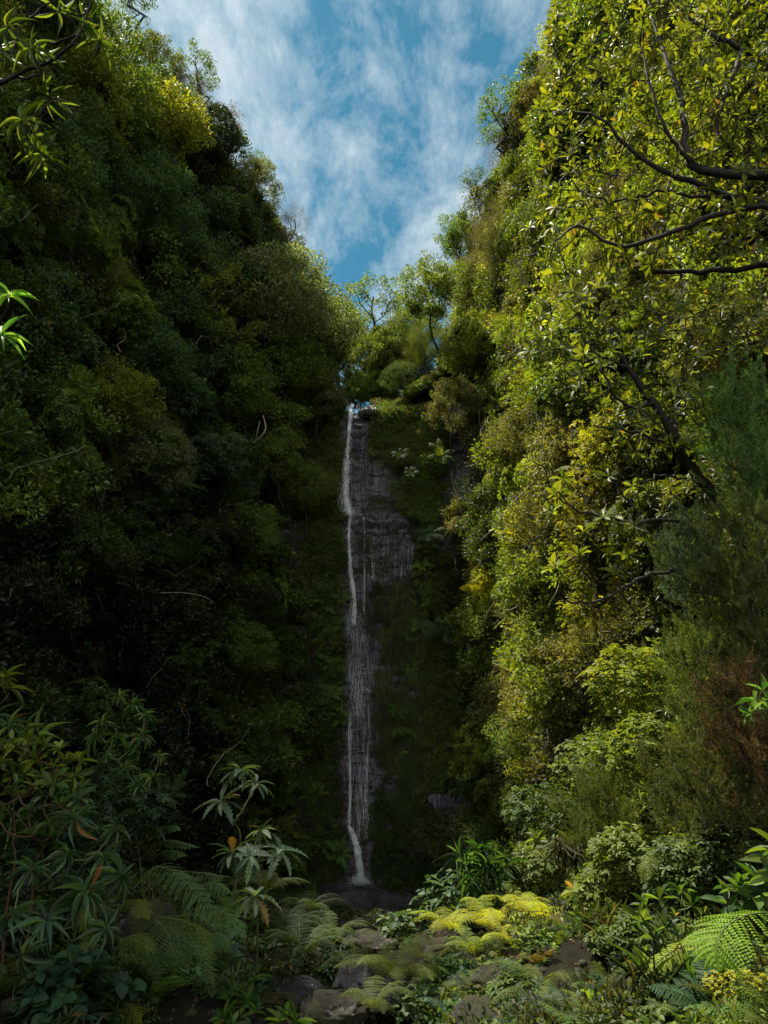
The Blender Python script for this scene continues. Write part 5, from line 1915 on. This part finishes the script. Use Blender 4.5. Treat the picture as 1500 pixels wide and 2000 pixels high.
# --- bright rosettes at the bottom
for heads, ft_, key, k_, ln_, tn, nm_, lab, sd in [
    ([(485, 1958, 6.2), (498, 1975, 6.1), (470, 1985, 6.1)], None, 'broad', 12, .15, (.070, .145, .030), 'leafy_herb', 'bright green leafy rosette cluster at the bottom left of centre', 21),
    ([(440, 1992, 5.9), (452, 2005, 5.9)], None, 'broad', 12, .15, (.070, .145, .030), 'leafy_herb', 'bright green rosette cut by the bottom edge, left of the larger cluster', 22),
    ([(560, 1985, 6.2), (548, 1998, 6.2), (575, 1996, 6.2)], None, 'broad', 12, .15, (.065, .135, .028), 'leafy_herb', 'bright green rosettes at the bottom edge right of the larger cluster', 23),
    ([(1445, 1738, 5.5), (1470, 1755, 5.5), (1420, 1768, 5.6), (1478, 1725, 5.5)], None, 'broad', 12, .20, (.060, .12, .028), 'leafy_herb', 'large glossy leaf rosettes above the broad tree fern frond on the right', 24),
    ([(1330, 1862, 5.7), (1352, 1878, 5.6), (1375, 1880, 5.6), (1325, 1895, 5.6), (1355, 1905, 5.5), (1395, 1895, 5.6)], None, 'broad', 12, .15, (.075, .14, .035), 'leafy_herb', 'cluster of light green rosettes below the tree fern frond', 25),
    ([(1242, 1900, 5.9), (1268, 1925, 5.8), (1255, 1885, 6.0)], None, 'broad', 12, .13, (.080, .145, .030), 'leafy_herb', 'small rosettes on top of the mossy brown boulder', 26),
    ([(1340, 1955, 5.5), (1330, 1975, 5.4), (1310, 1990, 5.4)], None, 'broad', 12, .14, (.075, .14, .035), 'leafy_herb', 'rosettes right of the mossy brown boulder at the bottom edge', 27),
    ([(1155, 1955, 6.6), (1172, 1972, 6.5), (1190, 1955, 6.6), (1215, 1965, 6.5), (1165, 1990, 6.4)], None, 'broad', 12, .14, (.080, .14, .022), 'leafy_herb', 'yellowish rosettes left of the mossy brown boulder at the bottom', 28),
    ([(1505, 1690, 4.9), (1510, 1712, 4.8), (1520, 1660, 4.9)], None, 'broad', 11, .19, (.10, .16, .030), 'leafy_herb', 'glossy yellow green leaves poking in from the right edge', 29),
    ([(1475, 1368, 5.8), (1490, 1350, 5.8), (1470, 1392, 5.7), (1500, 1385, 5.7)], None, 'broad', 11, .16, (.055, .12, .035), 'leafy_shrub', 'shiny leaved sprig at the right edge in front of the brown heath', 30),
    ([(1262, 1772, 7.0), (1288, 1758, 7.0), (1320, 1790, 6.9), (1250, 1800, 6.9), (1300, 1815, 6.8), (1350, 1770, 7.0), (1330, 1740, 7.2), (1275, 1835, 6.8)], None, 'broad', 10, .16, (.050, .095, .022), 'leafy_herb',
     'group of shaded leafy stems under the dark heath on the right', 31),
    ([(1130, 1820, 9.4), (1145, 1845, 9.2), (1115, 1850, 9.2), (1160, 1830, 9.4), (1090, 1842, 9.3), (1140, 1800, 9.6), (1105, 1815, 9.5)], None, 'broad', 11, .18, (.11, .165, .030), 'leafy_herb',
     'pale yellow green leafy stems behind the russet seed stalk', 32),
    ([(1080, 1650, 11.6), (1095, 1665, 11.5), (1065, 1680, 11.5), (1110, 1640, 11.7), (1050, 1640, 11.8)], None, 'broad', 10, .20, (.08, .12, .03), 'leafy_herb', 'leafy stems at the foot of the dry grass bank', 33),
    ([(1140, 1750, 10.4), (1160, 1735, 10.5), (1120, 1740, 10.5), (1175, 1760, 10.3)], None, 'broad', 10, .17, (.10, .13, .02), 'leafy_herb', 'yellowing leafy stems right of the flat purple boulder', 34),
    ([(10, 1325, 4.0), (-10, 1335, 4.0), (15, 1345, 4.0)], None, 'lance', 9, .12, (.10, .13, .02), 'leafy_shrub', 'small lit sprig poking in at the left edge', 35),
]:
    hp = [np.array(P(*h_)) for h_ in heads]
    c_ = np.mean(hp, 0)
    ft_ = np.array(down(c_[0] + .05, c_[1] + .1))
    if sd in (29, 30, 35):
        ft_ = np.array([c_[0] + (.5 if sd != 35 else -.5), c_[1] + .3, c_[2] - .9])
    rosette_plant(nm_, 'plant', lab, hp, ft_, key, k_, ln_, tn, (-.25, 1.05), seed=sd, stem_r=.007, axis_rand=.3)

# --- near twigs in the top left corner and the pale whorl at the left edge
LT = (.07, .11, .02)


def near_spray(label, limbs, radii, heads, foot, key, ln_, k_, tone, seed, axis=None, tilt=(-.6, .6)):
    r = np.random.default_rng(seed)
    o = empty('branch_spray', foot)
    tag(o, label, 'branch')
    g_ = Geo()
    nodes = []
    for pts_, (ra, rb) in zip(limbs, radii):
        q = limb_path(pts_, 16)
        q[1:-1] += r.normal(0, .006, (14, 3))
        tube(g_, q, np.linspace(ra, rb, 16), M_BARK, 6)
        nodes += list(q)
    ends = grow_to(g_, nodes, [P(*h_) for h_ in heads], M_BARK, .006, .003, r, .05)
    s_ = link('wood', g_.mesh('wood', True), o)
    s_.location = -o.location
    for c, dr in ends:
        ax = (dr if axis is None else np.asarray(axis, float)) + r.normal(0, .25, 3)
        for cc, d, nn in rosette_frames(c, ax, k_ + int(r.integers(-2, 2)), tilt, r, .2):
            leaf_part(o, key, cc, unit(d + np.array([0, 0, -.15])), nn, ln_ * r.uniform(.7, 1.1), tone, r)
    return o


near_spray('dark twigs with whorls of long drooping leaves reaching in from the top left corner',
           [[(-80, 190, 3.4), (0, 160, 3.3), (75, 130, 3.3), (140, 90, 3.2), (172, 20, 3.2), (180, -40, 3.2)],
            [(-80, 150, 3.6), (10, 155, 3.5), (60, 150, 3.4), (120, 128, 3.4)],
            [(-80, 70, 3.2), (30, 50, 3.2), (75, 20, 3.2), (160, -20, 3.2)],
            [(-60, 290, 3.4), (0, 268, 3.3), (50, 236, 3.2), (110, 190, 3.2)],
            [(20, 110, 3.3), (35, 60, 3.3), (28, 20, 3.3)],
            [(70, 80, 3.4), (110, 82, 3.3), (160, 62, 3.2), (195, 50, 3.2)]],
           [(.014, .005), (.011, .004), (.010, .004), (.011, .004), (.008, .004), (.008, .004)],
           [(65, 95, 3.2), (190, 78, 3.1), (45, 235, 3.1), (82, 300, 3.1), (60, 262, 3.2), (15, 55, 3.1), (75, 100, 3.4), (160, 30, 3.3), (110, 20, 3.3), (5, 90, 3.4), (150, -10, 3.2), (95, 190, 3.3)],
           P(-100, 200, 3.5), 'lance', .155, 9, LT, 81)
near_spray('fan of long pale green leaves at the left edge in front of the dark slope',
           [[(-90, 760, 3.0), (-40, 700, 2.9), (-5, 640, 2.9), (18, 590, 2.85)], [(-60, 720, 3.0), (-20, 690, 3.0), (5, 660, 3.0)]],
           [(.010, .005), (.007, .004)],
           [(18, 580, 2.85), (2, 655, 2.95)], P(-95, 770, 3.0), 'lance', .155, 13, (.13, .27, .06), 82, axis=(.35, -.7, .5), tilt=(-.15, .7))

# --- leafy bushes on the gorge floor
def leaf_bush(name, cat, label, px, py, Y, rx, ry, rz_, n, k, ln_, tmpl, ratio, tone, seed, mat=None, tilt=(-.2, .25)):
    r = np.random.default_rng(seed)
    c = np.array(P(px, py, Y))
    foot = np.array(down(c[0], c[1]))
    o = empty(name, foot)
    tag(o, label, cat)
    d = rsphere(n, r)
    C = c + d * (r.uniform(.35, 1, n) ** .6)[:, None] * [rx, ry, rz_]
    C = C[C[:, 2] > foot[2] + .03]
    tg_, cg_ = Geo(), Geo()
    ends = grow_to(tg_, [foot, foot * .5 + c * .5, c], [x for x in C[::2]], M_STEM, .007, .0025, r)
    A_ = unit(UP + (C - c) * .8 + r.normal(0, .3, C.shape))
    rosettes(cg_, C, A_, k, ln_, ln_ * ratio, tmpl, mat or M_SOFT, tilt, r)
    t_ = link('stem', tg_.mesh('stem'), o)
    c_ = link('foliage', cg_.mesh('foliage'), o)
    t_.location = c_.location = -o.location
    c_['kind'] = 'stuff'
    tinted(c_, tone, 0)
    return o


BRM = (.045, .095, .028)
leaf_bush('bramble', 'bramble', 'bramble bush with rounded green leaflets under the spiky leaf heads', 905, 1755, 12.3, .75, .5, .42, 260, 3, .12, T_ROUND, .72, BRM, 1)
leaf_bush('bramble', 'bramble', 'bramble trailing left over the dark gap beside the ledge', 800, 1805, 12.2, .45, .3, .2, 90, 3, .11, T_ROUND, .75, (.07, .12, .04), 2)
leaf_bush('bramble', 'bramble', 'bramble behind the yellow ferns, right of the spiky plant', 1010, 1755, 12.8, .5, .4, .25, 130, 3, .12, T_ROUND, .72, BRM, 3)
leaf_bush('leafy_herb', 'plant', 'soft green herb in front of the pale hanging fern at the bottom centre', 880, 1925, 8.8, .32, .3, .28, 210, 5, .06, T_ROUND, .7, (.055, .12, .035), 4)
leaf_bush('leafy_herb', 'plant', 'low green herb at the bottom edge below the soft green one', 910, 1985, 7.9, .28, .3, .14, 120, 5, .06, T_ROUND, .7, (.055, .12, .035), 5)
leaf_bush('leafy_herb', 'plant', 'clover like leaves among the olive ferns at the bottom', 815, 1960, 8.2, .28, .25, .18, 110, 3, .05, T_ROUND, .85, (.06, .11, .04), 6)
leaf_bush('leafy_herb', 'plant', 'finely cut green herb right of the dim wide fern', 670, 1890, 10.6, .35, .3, .25, 200, 5, .07, T_ROUND, .45, (.040, .085, .030), 7)
leaf_bush('leafy_herb', 'plant', 'broad dark leaves at lower left in front of the boulder', 140, 1935, 5.9, .45, .35, .22, 70, 4, .12, T_ROUND, .75, (.030, .070, .034), 8)
leaf_bush('leafy_herb', 'plant', 'broad heart leaves at the bottom between two rosettes on the right', 1090, 1985, 7.0, .25, .25, .12, 40, 3, .10, T_ROUND, .85, (.035, .085, .035), 9)
leaf_bush('shrub', 'shrub', 'yellow green small leaved shrub right of the fern bank', 1170, 1800, 10.6, .5, .45, .5, 420, 6, .055, T_ELLIP, .5, (.11, .14, .02), 10)
leaf_bush('shrub', 'shrub', 'yellow shrub with dry stems behind the leafy rosettes on the right', 1110, 1880, 9.4, .42, .4, .30, 300, 6, .05, T_ELLIP, .5, (.12, .14, .018), 11)
leaf_bush('flowering_herb', 'plant', 'yellow flowering herb in the bottom right corner', 1440, 1925, 5.2, .22, .15, .10, 300, 6, .018, T_ROUND, .8, (.30, .30, .016), 12)
leaf_bush('shrub', 'shrub', 'dense green bush in front of the cave at the foot of the right slope', 1060, 1590, 15.0, .8, .6, .6, 420, 6, .08, T_ELLIP, .45, (.055, .095, .02), 13)
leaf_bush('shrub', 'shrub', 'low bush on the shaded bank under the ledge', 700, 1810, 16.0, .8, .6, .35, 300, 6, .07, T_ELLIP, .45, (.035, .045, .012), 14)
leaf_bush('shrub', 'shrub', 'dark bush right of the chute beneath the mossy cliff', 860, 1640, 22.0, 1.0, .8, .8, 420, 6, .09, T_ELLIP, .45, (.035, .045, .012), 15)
leaf_bush('shrub', 'shrub', 'tangle of small leaves beneath the slender strap leaved plant', 200, 1580, 8.4, .8, .5, .45, 320, 7, .08, T_ELLIP, .4, (.030, .060, .024), 16)
leaf_bush('shrub', 'shrub', 'dark leafy tangle in the lower left behind the drooping leaves', 60, 1740, 7.2, .8, .4, .6, 300, 7, .10, T_ELLIP, .4, (.028, .055, .022), 17)


def grass_tuft(label, px, py, Y, n, ln_, tone, seed, w=.008, up=.9, name='grass_tuft'):
    r = np.random.default_rng(seed)
    c, ft_ = PG(px, py, Y)
    base = ft_ if up > 0 else c
    g_ = Geo()
    p = r.normal(0, .12, (n, 3)) * [1, 1, .2]
    D = unit(rsphere(n, r) * .42 + UP * up)
    L_ = r.uniform(.5, 1.1, n) * ln_
    put(g_, make_leaf([.7, 1, .9, .6, .05], .5, .2), p, D, unit(rsphere(n, r) + UP * .3), L_, w, M_SOFT, r.random(n))
    o = link(name, g_.mesh(name))
    o.location = base
    tag(o, label, 'grass')
    tinted(o, tone)
    return o


grass_tuft('tuft of long green grass blades among the shaded leafy stems on the right', 1310, 1810, 6.8, 40, .6, (.10, .17, .035), 1, .010)
grass_tuft('straw and green grass hanging on the bank under the low heath', 1115, 1640, 11.4, 160, .45, (.09, .09, .03), 2, .005, -.5)
grass_tuft('thin grass at the bottom right beside the mossy boulder', 1300, 1960, 5.6, 60, .4, (.04, .07, .02), 3, .006)
grass_tuft('fresh green grass behind the yellow fern bank', 1030, 1785, 12.0, 130, .45, (.10, .15, .02), 4, .009)
grass_tuft('dry grass stalks on the slope right of the yellow shrub', 1210, 1850, 8.2, 70, .35, (.11, .10, .035), 5, .004)
stem_thing('seed_stalk', 'seed stalk', 'russet brown seed stalk standing in the yellow fern bank', [([P(1088, 1880, 9.6), P(1086, 1845, 9.6), P(1090, 1812, 9.6)], .035, .012), ([P(1088, 1860, 9.6), P(1096, 1835, 9.5), P(1098, 1822, 9.5)], .02, .008)], M_RED)

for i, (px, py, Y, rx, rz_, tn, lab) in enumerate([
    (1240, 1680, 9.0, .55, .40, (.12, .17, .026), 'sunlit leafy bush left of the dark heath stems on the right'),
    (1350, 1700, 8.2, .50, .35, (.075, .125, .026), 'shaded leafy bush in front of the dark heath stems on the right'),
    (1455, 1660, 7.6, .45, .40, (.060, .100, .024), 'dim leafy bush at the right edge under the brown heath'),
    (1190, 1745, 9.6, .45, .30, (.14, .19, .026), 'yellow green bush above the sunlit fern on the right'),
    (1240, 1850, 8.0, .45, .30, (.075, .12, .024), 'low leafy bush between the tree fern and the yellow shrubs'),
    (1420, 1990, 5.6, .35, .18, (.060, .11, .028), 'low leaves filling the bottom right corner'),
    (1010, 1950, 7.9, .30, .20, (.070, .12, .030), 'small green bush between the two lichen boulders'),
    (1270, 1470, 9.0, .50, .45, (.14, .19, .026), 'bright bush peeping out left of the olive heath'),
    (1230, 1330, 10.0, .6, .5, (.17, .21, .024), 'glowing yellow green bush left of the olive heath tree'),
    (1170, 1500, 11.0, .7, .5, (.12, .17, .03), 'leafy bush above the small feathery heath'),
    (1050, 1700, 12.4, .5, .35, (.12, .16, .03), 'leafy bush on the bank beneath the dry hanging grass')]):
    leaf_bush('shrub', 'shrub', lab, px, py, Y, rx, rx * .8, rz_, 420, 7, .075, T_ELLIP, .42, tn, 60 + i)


def vines(name, grid, side, n, seed):
    """bare twigs, dead stems and creepers lying on the growth"""
    r = np.random.default_rng(seed)
    g_ = Geo()
    ni, nj = grid.shape[:2]
    for _ in range(n):
        i, j = int(r.integers(20, ni - 12)), int(r.integers(4, 66))
        p = grid[i, j] + np.array([-side * r.uniform(.5, 1.6), -.2, 0])
        L_ = r.uniform(.8, 2.6)
        d = unit(np.array([-side * r.uniform(-.1, .6), r.normal(0, .7), r.choice([-1, 1]) * r.uniform(.3, 1)]))
        q = wander(p, p + d * L_, 7, .35, r)
        w = r.uniform(.010, .026)
        tube(g_, q, np.linspace(w, w * .3, 7), M_PALE if r.random() < .35 else M_BARK, 3)
        for _k in range(3):
            a = int(r.integers(2, 6))
            tube(g_, wander(q[a], q[a] + unit(d + r.normal(0, .7, 3)) * L_ * .3, 4, .3, r), np.linspace(w * .5, w * .2, 4), M_BARK, 3)
    o_ = link(name, g_.mesh(name))
    o_['kind'] = 'stuff'


vines('dead_twigs', gridL, -1, 420, 5)
vines('dead_twigs', gridR, 1, 420, 6)
rs = np.random.default_rng(12)
for i in range(9):
    px, py = [(640, 1790), (690, 1795), (760, 1800), (800, 1770), (620, 1760), (720, 1830), (668, 1830), (780, 1835), (840, 1790)][i]
    rock('stone', down(P(px, py, 24 - i).x, 24 - i) + Vector((0, 0, .05)), (rs.uniform(.5, 1.0), rs.uniform(.5, .9), rs.uniform(.35, .6)), ['flattest wet dark stone at the left, below the black ledge', 'dark stone in the middle of the shaded bed, right under the ledge', 'dark stone right of the middle of the shaded stream bed', 'dark stone near the brambles below the ledge',
    'leftmost dark stone of the shaded stream bed', 'dark stone in the centre of the bed halfway to the black boulder', 'dark stone left of the centre of the bed, halfway to the black boulder', 'dark stone behind the sloping boulder', 'dark stone at the foot of the trailing bramble'][i], M_LEDGE, 70 + i, 'stone', (0, 0, rs.uniform(0, 3)), .9, 'stones of the shaded stream bed')

_, ft = PG(220, 1900, 6.8)
fern_paths('yellowish fern under the drooping dark leaves at lower left', [
    ([(215, 1880, 6.7), (190, 1845, 6.6), (160, 1850, 6.5), (140, 1885, 6.4)], .13, FY),
    ([(215, 1880, 6.7), (240, 1835, 6.6), (275, 1830, 6.5), (300, 1860, 6.4)], .13, FY),
    ([(215, 1890, 6.6), (235, 1900, 6.4), (245, 1940, 6.3)], .11, FG),
    ([(210, 1885, 6.6), (200, 1910, 6.4), (180, 1945, 6.3)], .11, FG)], ft, FY, 8)
_, ft = PG(400, 1830, 7.8)
fern_paths('green fern reaching right towards the stream behind the boulder', [
    ([(350, 1790, 7.6), (400, 1770, 7.5), (450, 1790, 7.4), (480, 1830, 7.3)], .17, FG),
    ([(360, 1820, 7.6), (410, 1830, 7.4), (445, 1870, 7.3), (455, 1920, 7.2)], .17, FG),
    ([(350, 1800, 7.7), (370, 1745, 7.6), (410, 1725, 7.5), (455, 1745, 7.4)], .15, FG)], ft, FG, 9)
rock('rock', P(722, 806, 37.4), (1.1, 1.0, .8), 'grey wet rock at the lip, right of the falling stream', M_CLIFF, 91, 'rock')
rock('rock', P(664, 792, 37.4), (.9, 1.1, .8), 'dark rock at the lip, left of the falling stream', M_CLIFF, 92, 'rock')

# leaf litter and dead fronds on the ground
g = Geo()
rl = np.random.default_rng(91)
pp = []
for i in range(7000):
    y = 4 + 20 * rl.random() ** 1.8
    x = rl.uniform(-5, 6)
    pp.append(np.array(down(x, y)) + [0, 0, .015])
pp = np.array(pp)
put(g, T_FOLD, pp, unit(rl.normal(0, 1, (len(pp), 3)) * [1, 1, .25]), unit(UP + rl.normal(0, .4, (len(pp), 3))), rl.uniform(.03, .09, len(pp)), rl.uniform(.015, .035, len(pp)), M_SOFT, rl.random(len(pp)))
o = link('leaf_litter', g.mesh('leaf_litter'))
o['kind'] = 'stuff'
o['tint'] = [.085, .050, .024]

# small stones and clods lying on the ground
g = Geo()
ph_ = (1 + 5 ** .5) / 2
ico = unit(np.array([(-1, ph_, 0), (1, ph_, 0), (-1, -ph_, 0), (1, -ph_, 0), (0, -1, ph_), (0, 1, ph_), (0, -1, -ph_), (0, 1, -ph_), (ph_, 0, -1), (ph_, 0, 1), (-ph_, 0, -1), (-ph_, 0, 1)]))
icf = np.array([(0, 11, 5), (0, 5, 1), (0, 1, 7), (0, 7, 10), (0, 10, 11), (1, 5, 9), (5, 11, 4), (11, 10, 2), (10, 7, 6), (7, 1, 8), (3, 9, 4), (3, 4, 2), (3, 2, 6), (3, 6, 8), (3, 8, 9), (4, 9, 5), (2, 4, 11), (6, 2, 10), (8, 6, 7), (9, 8, 1)])
for i in range(3600):
    y = 5 + 16 * rl.random() ** 1.5
    x = rl.normal(.2, 1.9)
    p = np.array(down(x, y))
    sz = rl.uniform(.012, .05) * (2.2 if rl.random() < .08 else 1)
    V = ico * sz * rl.uniform(.6, 1.3, 3) * [1, 1, .7] * (1 + rl.normal(0, .16, (12, 1)))
    g.add(V + p, icf, M_ROCKBROWN if i % 3 else M_ROCK)
o = link('gravel', g.mesh('gravel'))
o['kind'] = 'stuff'
